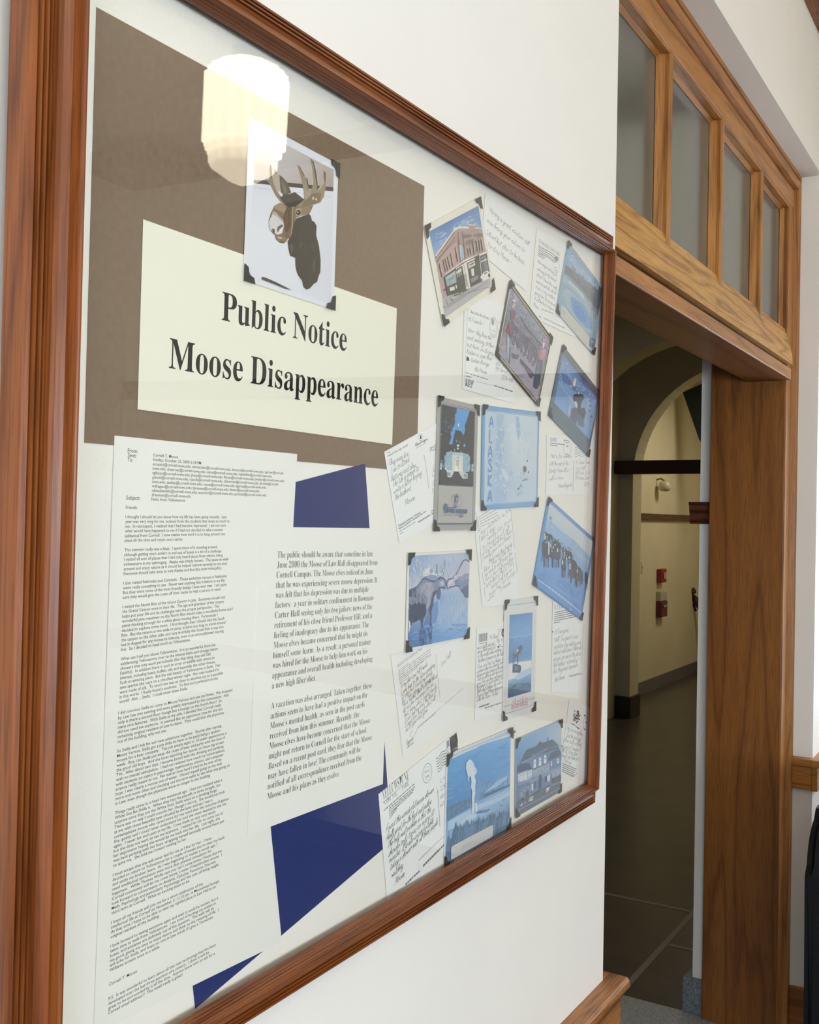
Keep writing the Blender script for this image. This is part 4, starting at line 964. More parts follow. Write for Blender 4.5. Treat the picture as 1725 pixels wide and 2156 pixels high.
# closely written card
o = (990, 1060, 9.375); s_ = back('closely written card in cursive hanging below the polar bear card', o, [(55, 60), (800, 20), (985, 1960), (247, 2060)], .0010)
a = Art(s_, *o, hold=True)
for k in range(5): bars(a, (175 + 8 * k, 272 + 46 * k), (475 + 30 * k - (90 if k == 4 else 0), 75 + 50 * k + (60 if k == 4 else 0)), .0009, '#74777a', 7, k)
a.lines(.0006, '#6d7073', [(110, 180), (170, 570)], [(145, 265), (182, 545), (225, 495)], [(180, 620), (215, 1050), (232, 1310)], [(240, 1370), (268, 1570), (300, 1600)], [(283, 1640), (295, 1850)], [(805, 115), (830, 380), (880, 890)], [(888, 970), (930, 1370)], [(345, 1930), (470, 1810)])
CU_ = [('my vacation is full', (210, 620), (800, 130)), ('like it does', (215, 750), (490, 500)), ('really fun town', (330, 750), (825, 340)), ('So thinking of all', (235, 940), (770, 520)), ('nature here but then', (240, 1040), (820, 570)), ('I really gave me a break', (245, 1155), (810, 660)), ('there met the friends', (365, 1190), (830, 830)), ('like the little bit', (275, 1370), (830, 900)),
       ('me and to will make the', (290, 1460), (830, 1010)), ('for a fun fall and then', (300, 1560), (860, 1110)), ('and what is this to Tour', (320, 1670), (850, 1190)), ('enjoy it all & go on T', (420, 1690), (870, 1290)), ('take me far away', (375, 1860), (880, 1380)), ('5 Moose', (585, 1770), (800, 1580))]
letter(a, CU_, .0031, w=.00045, col='#5a5d60')
a.build('handwriting', M_matte)
# Teton
o = (810, 1350, 8.626); s_ = back('handwritten national park card under the card of two moose touching noses', o, [(112, 250), (1380, -60), (1540, 1280), (340, 2110)], .0009, '#f3f3ec')
a = Art(s_, *o, hold=True)
typeset(a, 'GRAND TETON NATIONAL PARK', (235, 485), (682, 150), cap=.0034, style='serif', col='#7e8183', off=-.012)
for k, (e, f) in enumerate(((430, 405), (830, 145), (830, 190), (835, 225), (845, 250), (710, 355), (605, 470), (450, 645))):
    if k == 0: bars(a, (245, 530), (e, f), .0010, '#7e8183', 4, k)
    else: bars(a, (246 + 4 * k, 535 + 34 * k), (e, f), .0010, '#7e8183', 9, k)
letter(a, [('To my dear Law Hall friends', (285, 870), (775, 450)), ('I came back to the Tetons wandering', (300, 985), (915, 450)), ('to stay but found my family', (305, 1065), (865, 590)), ('But I am among the wonders', (315, 1140), (885, 690)), ('Have missed them and the Elves', (325, 1210), (955, 650)), ('do not be concerned for me', (335, 1305), (885, 800)), ('but from what I need family', (360, 1390), (945, 850)), ('I can feel my soul the back in', (370, 1490), (935, 940)), ('Come for found what all', (375, 1580), (920, 1060)), ('as to your and gone', (385, 1650), (780, 1270)), ('Regards', (400, 1900), (520, 1790))], .0028, w=.0005, col='#47494d')
a.lines(.0005, '#6d7073', [(402, 1950), (528, 1850)], [(410, 1925), (525, 1830)], [(455, 1740), (500, 1610)], [(530, 1740), (610, 1560)]); a.lines(.0005, '#7e8183', [(928, 245), (985, 820), (1008, 1035)])
a.line([(620, 1545), (1440, 848)], .0003, '#7e8183'); bars(a, (612, 1568), (930, 1300), .0016, '#9a9da0', 8)
letter(a, [('Law Hall', (1035, 460), (1200, 270))], .0029, w=.0005, col='#6d7073')
a.build('handwriting', M_matte)
# barcode card
o = (990, 1240, 7.4375); s_ = back('densely written card with a barcode left of the tall blue moose card', o, [(105, 602), (560, 508), (535, 1935), (75, 2062)], .0010)
a = Art(s_, *o, hold=True)
x = 138; rnd = random.Random(4)
while x < 270:
    w_ = rnd.choice((3, 3, 5, 8)); y0 = 708 - (x - 138) * .18
    a.poly([(x, y0), (x + w_, y0 - .7), (x + w_ - 4, y0 + 128), (x - 4, y0 + 129)], '#4a4d50'); x += w_ + rnd.choice((3, 4, 6))
bars(a, (140, 862), (258, 838), .0010, '#55585b', 8)
a.ring(515, 765, 78, 138, .0006, '#4a4d50', tilt=.05); a.ell(522, 690, 30, 62, '#4a4d50'); a.ell(518, 690, 14, 32, '#d9dbd8'); a.ell(448, 640, 9, 8, '#35383b'); a.ell(445, 905, 16, 16, '#4a4d50')
letter(a, [('Yo Bud', (300, 790), (425, 765)), ('we actually started', (110, 950), (380, 880)), ('to my', (415, 840), (545, 800)), ('since then gone out', (115, 1015), (400, 925)), ('in the woods while watching', (118, 1080), (490, 970)), ('Northern Exposure on the tube', (118, 1160), (525, 1030)), ('Even our trip to Alaska is', (118, 1255), (515, 1115)), ('summer when we already took', (108, 1325), (525, 1170)), ('moose we are worried in the snow', (105, 1385), (525, 1235)), ('That we all have also had and', (105, 1450), (500, 1300)), ('good. We are then welcome in', (105, 1515), (505, 1365)), ('enjoyment of each animal. It is', (105, 1570), (505, 1410)), ('them what is below the water', (105, 1640), (490, 1480)), ('Boys in Royal Moose here now', (105, 1705), (505, 1550)), ('Calm the Yukon  Yo Bud', (100, 1770), (430, 1650))], .0026, w=.0005, col='#3f4245')
typeset(a, 'CAMPBELL MOOSE', (142, 1862), (305, 1800), cap=.0022, col='#4a4d50', off=.02) if False else bars(a, (142, 1852), (305, 1795), .0022, '#4a4d50', 8)
bars(a, (232, 1868), (520, 1770), .0016, '#55585b', 7)
a.build('handwriting', M_matte)
# Nebraska
o = (1140, 1270, 5.2545); s_ = back('handwritten card below the blue buffalo herd card', o, [(128, -30), (480, 60), (468, 1000), (112, 985)], .0010)
a = Art(s_, *o, hold=True)
typeset(a, 'N E B R A S K A', (145, 78), (330, 35), cap=.0075, style='serif', col='#85888b', off=-.012)
for k in range(6): a.line([(146 - k, 104 + 23 * k), ((400 if k < 5 else 210), (52 + 23 * k) if k < 5 else 205)], .0012, '#85888b')
letter(a, [('Hi Everyone,', (145, 345), (300, 315)), ("Well, I've spent a nice", (140, 430), (405, 385)), ('vacation day visiting some', (135, 505), (440, 450)), ('distant relatives in Nebraska', (135, 570), (448, 505)), ('as you can see in the photo', (135, 640), (440, 575)), ('her babies - interesting -', (135, 710), (415, 640)), ("but they aren't impressive", (135, 778), (405, 700)), ('the Moose', (145, 875), (255, 835))], .0036, w=.0006, col='#5d6063')
a.lines(.0008, '#85888b', [(308, 803), (435, 772)], [(310, 815), (460, 780)], [(465, 260), (445, 680)]); a.lines(.0003, '#b4b7b8', [(300, 790), (300, 925)]); a.ell(125, 316, 6, 9, '#55585b')
a.build('handwriting', M_matte)
# bottom left Yellowstone
o = (790, 1530, 5.825); s_ = back('handwritten card about a moose shower, left of the geyser card', o, [(42, 828), (1005, 52), (1020, 1600), (150, 2165)], .0011)
a = Art(s_, *o, hold=True)
typeset(a, 'YELLOWSTONE', (95, 905), (418, 640), cap=.0105, style='serif', col='#55585b', off=-.018)
a.line([(92, 935), (415, 655)], .0004, '#6d7073')
typeset(a, 'NATIONAL', (108, 972), (272, 840), cap=.0052, style='serif', col='#74777a', off=-.018); typeset(a, 'PARK', (335, 785), (415, 715), cap=.0052, style='serif', col='#74777a', off=-.018)
bars(a, (105, 1030), (485, 700), .0018, '#6d7073', 12, 1)
for k in range(5): bars(a, (168 + 2 * k, 1008 + 30 * k), (488 - (170 if k > 2 else 0) - 12 * k, 735 + 33 * k + (135 if k > 2 else 0)), .0018, '#6d7073', 10 - (4 if k > 2 else 0), k)
a.ring(640, 570, 56, 122, .0006, '#6d7073', tilt=.12); a.ring(640, 570, 36, 82, .0003, '#9a9da0', tilt=.12); bars(a, (615, 560), (660, 535), .0014, '#85888b', 2); bars(a, (625, 620), (655, 600), .0022, '#85888b', 2)
for k in range(6):
    P_ = [(748 + 4 * k + 150 * t, 395 + 32 * k - 150 * t + 12 * math.sin(t * 10)) for t in [i / 18 for i in range(19)]]; a.line(P_, .0008, '#3f4245')
a.many(('#9a9da0', [(876, 180), (905, 160), (912, 235), (878, 260)]), ('#3f4245', [(912, 140), (998, 72), (1015, 165), (1012, 280), (930, 330), (918, 230)]), ('#c9cbcb', [(922, 145), (975, 105), (985, 180), (940, 240)]), ('#55585b', [(930, 160), (975, 120), (970, 190), (945, 220)]), ('#d9dbd8', [(925, 290), (1000, 250), (1005, 265), (930, 305)]))
letter(a, [('Found this wonderful moose shower.', (130, 1300), (718, 795)), ('Really good for the back and antlers.', (138, 1400), (688, 945)), ('The only real problem is that the', (148, 1505), (680, 1040)), ('shower only turns on every 60', (162, 1605), (715, 1085)), ('minutes.  It is also uncomfortable', (170, 1680), (712, 1180)), ('taking a shower with all these people', (180, 1770), (765, 1200)), ('watching', (198, 1860), (340, 1725)), ('Moose', (240, 1945), (358, 1830))], .0036, w=.0007, col='#2d2f33', slant=.6)
letter(a, [('L A W', (800, 690), (905, 610)), ('CORN', (800, 790), (890, 730)), ('600 F', (795, 895), (880, 830)), ('MT. V', (800, 1000), (890, 930))], .0024, w=.0006, col='#4a4d50', slant=.1)
a.line([(758, 725), (800, 1230)], .0003, '#85888b'); bars(a, (768, 780), (795, 1220), .0022, '#a4a7a9', 9)
a.lines(.0004, '#74777a', [(855, 1330), (530, 1640), (545, 1765)]); bars(a, (540, 1640), (770, 1410), .0010, '#9a9da0', 8); a.line([(585, 1725), (850, 1455)], .0006, '#2d2f33'); bars(a, (588, 1705), (850, 1440), .0026, '#4a4d50', 10); bars(a, (372, 1935), (545, 1770), .0030, '#4a4d50', 7)
for k in range(3): bars(a, (200 + 4 * k, 2080 + 20 * k), (305, 1992 + 28 * k), .0008, '#55585b', 3, k)
a.build('handwriting', M_matte)
# bottom right note
o = (1140, 1270, 5.2545); s_ = back('handwritten card with a dark stamp in the lower right corner of the frame', o, [(312, 1058), (560, 1170), (520, 1960), (400, 1905), (205, 1880)], .0010)
a = Art(s_, *o, hold=True)
a.dabs([(370, 1185), (440, 1195), (410, 1330), (350, 1320)], ['#3d4042', '#4d5052', '#2f3133'], 46, 26, 12, 80, 40, 3); a.many(('#c8cac8', [(395, 1225), (415, 1215), (425, 1250), (400, 1262)]))
for k in range(5): bars(a, (330 + 8 * k, 1330 + 3 * k), (425 - 4 * k, 1385 + 2 * k), .0010, '#6d7073', 2, k)
a.ell(480, 1243, 8, 8, '#35383b'); a.ring(488, 1330, 22, 70, .0008, '#9a9da0'); a.ell(492, 1320, 7, 10, '#9a9da0'); a.ell(478, 1395, 8, 8, '#74777a')
letter(a, [('Hey, I am writing here', (280, 1395), (455, 1470)), ('Know the good guys', (275, 1475), (430, 1525)), ('all so much excellent', (248, 1525), (445, 1590)), ('see good of freedom I', (212, 1595), (425, 1645)), ('the lot I enjoy them', (225, 1645), (400, 1690)), ('would you believe it', (225, 1700), (412, 1745)), ('Moose', (235, 1755), (330, 1790))], .0034, w=.0006, col='#63666a')
for k in range(5): a.line([(230, 1770 + 22 * k), (390 - 8 * k, 1838 + 20 * k)], .0014, '#8d9093')
a.lines(.0008, '#85888b', [(345, 1918), (365, 1915), (395, 1880)])
a.build('handwriting', M_matte)
# ------------------------------------------------------------------ picture postcards
def front(label, o, quad, d=.0020, col='#f0eee4', name='picture_postcard'):
    return Sheet(name, label, 'postcard', quad_at(d, *crop(*o)(*quad)), d, col, .0003, G_FRONT)
# brick corner building
o = (880, 400, 6.9); s_ = front('tilted card of an old red brick corner building under blue sky', o, [(90, 530), (898, 107), (1110, 1440), (370, 1975)], .0021, '#ece7d6')
a = Art(s_, *o)
a.clip = [(160, 605), (880, 228), (1065, 1392), (386, 1862)]
a.grad([(160, 605), (880, 228), (975, 830), (265, 1080)], ['#5f86bd #557eb8 #5a83bb #6a8fc2', '#7297c6 #6c92c3 #86a5cc #6b90c1', '#8fadd0 #a8bdd6 #8dabd0 #86a6cf', '#b4c4d6 #b9c7d8 #a9bcd6 #9db4d4'])
a.dabs([(250, 640), (860, 330), (900, 520), (300, 850)], ['#a9bcd3', '#8fabcd', '#bccadb'], 60, 90, 16, -28, 12, 2)
a.poly([(320, 1270), (620, 1100), (1000, 860), (1060, 1390), (388, 1860)], '#b9b8b6')
a.many(('#c0a49c', [(250, 960), (530, 575), (612, 1062), (540, 1112), (370, 1242), (424, 1545), (362, 1602), (322, 1400)]), ('#b39892', [(530, 575), (592, 542), (735, 542), (735, 500), (826, 510), (826, 546), (926, 556), (988, 892), (700, 1000), (612, 1062)]))
a.dabs([(260, 1000), (530, 640), (600, 1060), (330, 1420)], ['#b3968e', '#c9b0a7', '#a88c85', '#cbb5ad'], 160, 30, 8, -40, 15, 4)
a.dabs([(540, 600), (920, 580), (980, 880), (610, 1050)], ['#a38983', '#bda39c', '#97807a', '#c4aea6'], 160, 26, 8, 85, 25, 6)
a.lines(.0016, '#6f625d', [(252, 985), (400, 790), (532, 612)]); a.lines(.0012, '#8f7d76', [(262, 1050), (400, 880), (545, 735)]); a.lines(.0020, '#e9e2d6', [(255, 962), (530, 582), (592, 545), (735, 545)]); a.lines(.0014, '#d9cfc5', [(735, 505), (826, 512)], [(826, 550), (925, 560)])
for k in range(15): t = k / 14; a.line([(275 + 250 * t, 1010 - 345 * t), (285 + 250 * t, 1050 - 345 * t + 10)], .0011, '#75665f')
a.lines(.0012, '#f0ebe0', [(525, 580), (522, 520)], [(600, 545), (590, 488)], [(725, 505), (720, 490)], [(818, 512), (815, 490)])
for q in (((360, 1020), (402, 1192)), ((390, 1000), (432, 1172)), ((424, 972), (466, 1148)), ((470, 925), (502, 1112)), ((303, 1070), (345, 1262)), ((535, 835), (560, 960)), ((556, 950), (572, 1045))):
    a.line(q, .0026, '#4a4644'); a.line([(q[0][0] + 9, q[0][1] + 4), (q[1][0] + 9, q[1][1] - 4)], .0007, '#d8cdc4')
a.many(('#a3b8c6', [(585, 802), (600, 785), (622, 780), (655, 830), (672, 1000), (622, 1032)]), ('#c3d0d6', [(600, 820), (620, 800), (630, 1010), (622, 1025)]))
a.lines(.0008, '#7d6d66', [(585, 802), (602, 783), (622, 780), (655, 830), (672, 1000)]); a.lines(.0016, '#8d7871', [(640, 600), (690, 1000)], [(580, 620), (610, 1060)])
a.many(('#857570', [(648, 652), (745, 640), (752, 690), (652, 705)]), ('#857570', [(850, 640), (935, 630), (942, 680), (858, 690)]), ('#8d7c77', [(690, 740), (800, 712), (815, 770), (700, 800)]))
for x0, y0, x1, y1 in ((718, 850, 732, 955), (748, 838, 764, 942), (788, 745, 812, 932), (838, 735, 862, 905), (876, 720, 897, 892), (908, 715, 932, 882), (762, 650, 768, 672), (818, 645, 826, 668)):
    a.line([(x0, y0), (x1, y1)], .0022, '#57504c'); a.line([(x0 + 11, y0), (x1 + 11, y1)], .0008, '#ddd5cc')
a.many(('#4f4e4b', [(366, 1266), (545, 1130), (622, 1070), (700, 1030), (880, 942), (986, 900), (1030, 1170), (1042, 1272), (900, 1340), (760, 1412), (690, 1472), (560, 1500), (420, 1540)]),
       ('#a0b2b6', [(386, 1270), (535, 1168), (552, 1342), (416, 1402)]), ('#b5c3c4', [(400, 1270), (520, 1190), (528, 1230), (410, 1310)]),
       ('#e6e4da', [(450, 1422), (520, 1400), (526, 1450), (460, 1472)]), ('#d9d6cc', [(532, 1385), (552, 1375), (562, 1430), (545, 1430)]), ('#8f8d86', [(545, 1175), (622, 1120), (632, 1230), (556, 1275)]), ('#e2ddd0', [(545, 1190), (618, 1140), (622, 1180), (552, 1225)]))
a.lines(.0006, '#55605f', [(420, 1340), (500, 1280)], [(440, 1370), (470, 1350)], [(415, 1310), (520, 1245)])
a.many(('#e8e3d8', [(625, 1090), (700, 1058), (752, 1420), (690, 1452)]), ('#b7b2a8', [(655, 1230), (690, 1215), (712, 1400), (680, 1420)]), ('#ece8de', [(700, 1040), (815, 988), (818, 1008), (702, 1062)]), ('#ece7db', [(876, 940), (984, 888), (990, 918), (884, 962)]),
       ('#cfccc4', [(714, 1070), (810, 1028), (826, 1092), (726, 1146)]), ('#5d5b56', [(740, 1085), (800, 1055), (803, 1070), (745, 1100)]), ('#e3dfd4', [(760, 1152), (800, 1138), (808, 1242), (772, 1256)]), ('#8d8982', [(750, 1300), (855, 1230), (870, 1290), (770, 1350)]), ('#7c868a', [(905, 975), (975, 945), (1010, 1150), (935, 1200)]), ('#63686a', [(912, 1000), (945, 985), (965, 1170), (935, 1195)]))
a.lines(.0012, '#efebe1', [(885, 960), (915, 1252)], [(540, 1150), (640, 1085), (700, 1050)], [(905, 1045), (990, 1005)]); a.lines(.0007, '#3d3c3a', [(650, 1085), (725, 1430)], [(625, 1090), (690, 1450)], [(560, 1130), (612, 1560)], [(370, 1266), (425, 1545)])
a.many(('#e9e7e1', [(892, 1270), (945, 1195), (1000, 1168), (1036, 1215), (1030, 1282), (930, 1330)]), ('#8b8f90', [(945, 1210), (990, 1185), (998, 1205), (950, 1235)]))
a.ell(908, 1312, 19, 24, '#3a3a39'); a.ell(1022, 1240, 15, 28, '#3a3a39'); a.ell(908, 1312, 8, 11, '#b6b5b1')
a.lines(.0010, '#4a4845', [(360, 1455), (395, 1440), (372, 1470)], [(400, 1580), (412, 1660)], [(370, 1690), (382, 1720)], [(455, 1560), (475, 1610), (500, 1590)], [(510, 1540), (610, 1505)], [(640, 1460), (655, 1510)], [(780, 1380), (860, 1330)])
a.lines(.0005, '#8a8a88', [(400, 1690), (600, 1545), (720, 1480), (860, 1450), (960, 1425), (1040, 1420)], [(395, 1720), (700, 1520), (1000, 1330)])
a.build('picture')
corners(s_, '0123', .0135)
# hot spring
o = (1080, 460, 7.186); s_ = front('tilted card of a blue hot spring pool at the upper right corner', o, [(835, 335), (1385, 1080), (1225, 2065), (650, 1410)], .0021, '#9bb4c4')
a = Art(s_, *o)
a.clip = [(832, 420), (1375, 1085), (1222, 2050), (655, 1405)]
a.grad([(832, 420), (1372, 1130), (1300, 1420), (795, 720)], ['#7fa9cf #86aed2 #8fb4d4 #92b6d6', '#86b0d6 #a7c2d8 #a9c4d8 #8fb3d3', '#7ea9d0 #9fbfda #b7cddc #97b9d5'])
a.grad([(795, 700), (1310, 1330), (1250, 1900), (690, 1320)], ['#7f8f9b #7a8a97 #75858f #6c7b88', '#a9bfcd #9fb9cb #a9bfcd #8aa0b0', '#86abca #7da9d2 #8fb1cd #9db8cb', '#9db9cd #6fa0d0 #7faace #8fafc6'])
a.dabs([(850, 480), (1340, 1120), (1280, 1180), (830, 600)], ['#c3d3df', '#b3c8da', '#9dbbd6'], 70, 70, 22, 45, 40, 2)
a.many(('#75828a', [(803, 700), (880, 760), (1000, 860), (1120, 950), (1290, 1080), (1335, 1100), (1270, 1440), (1180, 1260), (1080, 1110), (960, 970), (860, 880), (778, 830)]))
a.dabs([(900, 730), (1280, 1080), (1280, 1200), (920, 860)], ['#7d8e99', '#8a9dab', '#69777f', '#93a8b6'], 130, 70, 12, 85, 12, 8)
a.many(('#4e5a6c', [(1300, 1020), (1352, 1060), (1340, 1200), (1300, 1400), (1262, 1500), (1290, 1200)]), ('#8798a3', [(1120, 1190), (1280, 1380), (1270, 1560), (1180, 1330)]))
a.dabs([(1100, 1210), (1180, 1260), (1285, 1500), (1270, 1560)], ['#c3d2dc', '#aebfcb', '#6d7f90', '#d2dde3'], 70, 34, 12, 70, 40, 9)
a.many(('#a9c0cc', [(770, 870), (850, 930), (1060, 1130), (1180, 1330), (1260, 1560), (1262, 1660), (1150, 1400), (1000, 1190), (830, 990), (745, 960)]), ('#c9d5da', [(840, 930), (930, 1010), (1080, 1170), (1070, 1220), (960, 1080), (850, 975)]),
       ('#94b3c9', [(745, 960), (830, 990), (1000, 1190), (1150, 1400), (1262, 1660), (1240, 1800), (1150, 1800), (940, 1500), (720, 1260), (700, 1240)]))
a.many(('#a5bccb', [(760, 1090), (820, 1060), (950, 1160), (1140, 1400), (1240, 1640), (1200, 1760), (1080, 1690), (900, 1440), (790, 1260)]), ('#78a6d2', [(870, 1190), (960, 1200), (1080, 1330), (1180, 1520), (1200, 1680), (1110, 1660), (960, 1500), (880, 1340)]), ('#5c97d0', [(910, 1300), (1000, 1320), (1090, 1440), (1120, 1580), (1040, 1560), (940, 1450)]), ('#6b9fd0', [(900, 1240), (960, 1250), (1000, 1330), (920, 1310)]))
a.lines(.0012, '#b9cad2', [(750, 1180), (800, 1100), (880, 1130), (1000, 1250)], [(790, 1270), (900, 1440), (1080, 1690)]); a.lines(.0009, '#7b8e9d', [(1100, 1230), (1200, 1400), (1265, 1600)])
a.many(('#cfd1c8', [(735, 1310), (790, 1345), (1160, 1800), (1150, 1925), (1200, 2000), (1130, 1960), (715, 1475)]), ('#66808c', [(1165, 1800), (1250, 1830), (1232, 1990), (1150, 1920)]), ('#8aa9bb', [(1180, 1830), (1230, 1850), (1215, 1900), (1185, 1880)]))
a.dabs([(690, 1330), (760, 1370), (800, 1470), (700, 1420)], ['#8fb2cc', '#b9cbd3'], 14, 40, 14, 50, 30, 3)
a.build('picture')
corners(s_, '0123', .0125)
# walkers
o = (960, 590, 7.841); s_ = front('tilted card with a dark border of a row of walkers flanked by two in pink', o, [(895, 0), (1588, 945), (1360, 2085), (652, 1235)], .0022, '#524f47')
a = Art(s_, *o)
a.many(('#d9cfae', [(905, 55), (1562, 965), (1352, 2040), (690, 1225)]), ('#57544b', [(912, 85), (1555, 972), (1350, 2020), (700, 1218)]))
a.clip = [(905, 120), (1545, 985), (1345, 1985), (705, 1205)]
a.grad([(905, 120), (1545, 985), (1345, 1985), (705, 1205)], ['#aeb6c4 #9ba4b5 #a3aaba #9a9ead', '#8f95a6 #868c9f #8a8d9d #8f8fa0', '#7d7f90 #9795a3 #a19fab #9b97a5', '#8e8b9c #a8a3b1 #aba5b2 #a9a2ae', '#9a97a7 #aba4b0 #b3abb6 #b5aeb8'])
a.dabs([(920, 160), (1520, 1000), (1450, 1200), (870, 420)], ['#737c8f', '#99a3b5', '#b9c0cc', '#646a7b', '#83899b'], 320, 60, 26, 60, 60, 5)
a.dabs([(850, 460), (1400, 1060), (1330, 1350), (780, 860)], ['#6a6d7e', '#85889a', '#55586a', '#a3a2af'], 240, 70, 24, 70, 40, 6)
a.dabs([(740, 900), (1330, 1350), (1320, 1950), (720, 1220)], ['#b5adba', '#9a95a5', '#c3bcc5', '#8d899b'], 200, 80, 24, 55, 40, 7)
FIG = [(930, 760, 980, 1060), (990, 840, 1030, 1120), (1060, 900, 1070, 1200), (1110, 960, 1120, 1260), (1170, 1010, 1180, 1300), (1230, 1080, 1210, 1360), (1290, 1140, 1260, 1420)]
for k, (x0, y0, x1, y1) in enumerate(FIG):
    a.poly([(x0 - 40, y0 - 60), (x0 + 10, y0 - 90), (x0 + 60, y0), (x0 + 55, y1 - 120), (x1 + 20, y1), (x1 - 10, y1), (x0 - 25, y1 - 170), (x0 - 50, y0 + 40)], ('#6d6c7d', '#636274', '#777687')[k % 3]); a.ell(x0 + 10, y0 - 110, 20, 30, ('#8a8896', '#9c99a5', '#7d7c8b')[k % 3])
a.dabs([(900, 780), (1330, 1180), (1290, 1400), (930, 1050)], ['#5a5a6b', '#8b8a99', '#6f6e80', '#a5a3af'], 150, 60, 14, 75, 30, 9)
a.lines(.0011, '#494c5c', [(1060, 590), (1120, 720), (1260, 900), (1420, 1080)], [(1450, 1105), (1495, 1140)])
for x, y, w_, h_ in ((975, 1000, 18, 90), (1040, 1110, 14, 70), (1110, 1090, 16, 80), (1170, 1150, 14, 60), (1270, 1250, 16, 70)): a.poly([(x, y), (x + w_, y + h_), (x - w_, y + h_ + 20)], '#b9b2be')
a.many(('#5b5a70', [(1060, 1290), (1180, 1420), (1300, 1560), (1235, 1625), (1140, 1470), (1060, 1360)]), ('#6c6a7d', [(920, 1200), (1040, 1240), (1010, 1310), (920, 1280)]),
       # near walker in pink
       ('#8c6478', [(900, 500), (955, 480), (985, 560), (930, 700), (900, 640)]), ('#7d5468', [(860, 720), (905, 690), (935, 800), (915, 945), (850, 890), (825, 820)]), ('#94687c', [(880, 700), (905, 700), (930, 850), (890, 880)]), ('#d39aa8', [(950, 290), (990, 275), (1005, 330), (980, 360), (945, 335)]), ('#f0e4e4', [(925, 322), (950, 320), (985, 350), (955, 360)]), ('#d6b8b4', [(940, 390), (980, 372), (985, 410), (940, 460), (915, 450)]),
       ('#93a7b4', [(840, 900), (885, 960), (875, 1340), (820, 1270)]), ('#aec0c9', [(850, 930), (870, 960), (860, 1200), (845, 1200)]), ('#5d6878', [(880, 1100), (900, 1110), (885, 1390), (865, 1350)]),
       # far walker in pink
       ('#d795a4', [(1440, 955), (1470, 965), (1475, 1020), (1440, 1030), (1425, 1000)]), ('#efdfe0', [(1425, 1025), (1465, 1035), (1445, 1110), (1425, 1130)]), ('#d494a8', [(1425, 1130), (1485, 1140), (1470, 1250), (1400, 1320), (1360, 1280), (1370, 1190)]), ('#c6849a', [(1375, 1200), (1410, 1170), (1400, 1310), (1365, 1285)]),
       ('#5f6b7a', [(1355, 1310), (1425, 1320), (1420, 1480), (1380, 1640), (1290, 1640), (1320, 1460)]), ('#4b5565', [(1290, 1560), (1400, 1560), (1380, 1720), (1330, 1800), (1275, 1760)]), ('#74828f', [(1340, 1340), (1380, 1340), (1360, 1540), (1320, 1540)]))
a.lines(.0008, '#5e4253', [(905, 560), (945, 600), (905, 650)], [(850, 770), (900, 800)], [(870, 880), (885, 800)])
a.build('picture')
corners(s_, '0123', .0125)
# swimming moose in a lake
o = (1130, 710, 6.344); s_ = front('tilted blue card with a slate border of a moose standing in a lake', o, [(350, 100), (850, 735), (692, 1600), (157, 1040)], .0021, '#637887')
a = Art(s_, *o)
a.grad([(345, 120), (845, 745), (690, 1590), (165, 1030)], ['#6b7a80 #69777d #66737b #4d5a68', '#6b7f8f #6b7f8f #65798a #52647a', '#647988 #64798a #64798a #5f7486'])
a.clip = [(352, 225), (830, 840), (708, 1370), (238, 875)]
Q = [(352, 225), (830, 840), (708, 1370), (238, 875)]
a.grad(Q, ['#6f93bd #6e94c2 #5f86ba #5a80b4 #6c90be', '#8fb0d4 #7ea4cf #7298c8 #5f88be #7ba0cc', '#7fa6d2 #86abd4 #86abd4 #86aad2 #9dbbdb', '#7ba6d6 #7aa5d4 #7ca2cc #86abd5 #8fb3da', '#86b0dc #7fa9d6 #7aa4d0 #7da8d6 #79a5d6'])
a.dabs([(350, 270), (800, 830), (760, 900), (300, 600)], ['#5c82b4', '#9bb8d8', '#6f95c4', '#b5cae0', '#4d73a8'], 220, 60, 20, 50, 45, 3)
a.dabs([(290, 700), (790, 1010), (708, 1340), (245, 890)], ['#8fb4dc', '#6d99cc', '#a4c2e2', '#6390c6'], 160, 70, 8, 35, 12, 4)
a.many(('#5c7fae', [(330, 480), (400, 500), (480, 620), (440, 650), (340, 580)]), ('#4f73a6', [(560, 540), (660, 590), (720, 680), (640, 650)]), ('#3f5370', [(580, 500), (640, 540), (700, 620), (620, 580)]))
a.many(('#3d4a5d', [(482, 800), (500, 765), (560, 742), (620, 765), (635, 820), (610, 850), (590, 900), (590, 1000), (560, 1040), (540, 960), (520, 880), (490, 840)]), ('#46566b', [(560, 960), (640, 940), (660, 1000), (630, 1110), (570, 1040)]), ('#54677f', [(450, 960), (540, 930), (560, 1040), (520, 1180), (440, 1080)]), ('#5e738d', [(540, 1050), (620, 1060), (640, 1200), (560, 1180)]),
       ('#e6e0d4', [(485, 600), (520, 545), (530, 560), (520, 640), (490, 665)]), ('#dcd7cf', [(500, 560), (515, 550), (505, 620)]), ('#cfd8e4', [(505, 870), (525, 850), (545, 900), (540, 950), (520, 930)]), ('#a7bcd6', [(430, 930), (460, 910), (450, 1060), (415, 1040)]), ('#e9e6df', [(548, 745), (565, 735), (575, 755), (555, 760)]))
a.lines(.0007, '#c9d8ea', [(430, 780), (500, 880)], [(300, 600), (420, 780), (480, 860)]); a.lines(.0008, '#3b4f6b', [(500, 660), (530, 720)], [(470, 640), (510, 700)]); a.lines(.0012, '#b4c8e0', [(590, 700), (615, 660), (640, 690)], [(610, 720), (650, 690)])
for x, y in ((712, 850), (712, 920), (700, 985)): a.poly([(x - 10, y - 14), (x + 14, y - 10), (x + 12, y + 8), (x - 12, y + 6)], '#5a79a4')
a.many(('#97b7dc', [(668, 820), (795, 840), (740, 1080), (660, 990)])); 
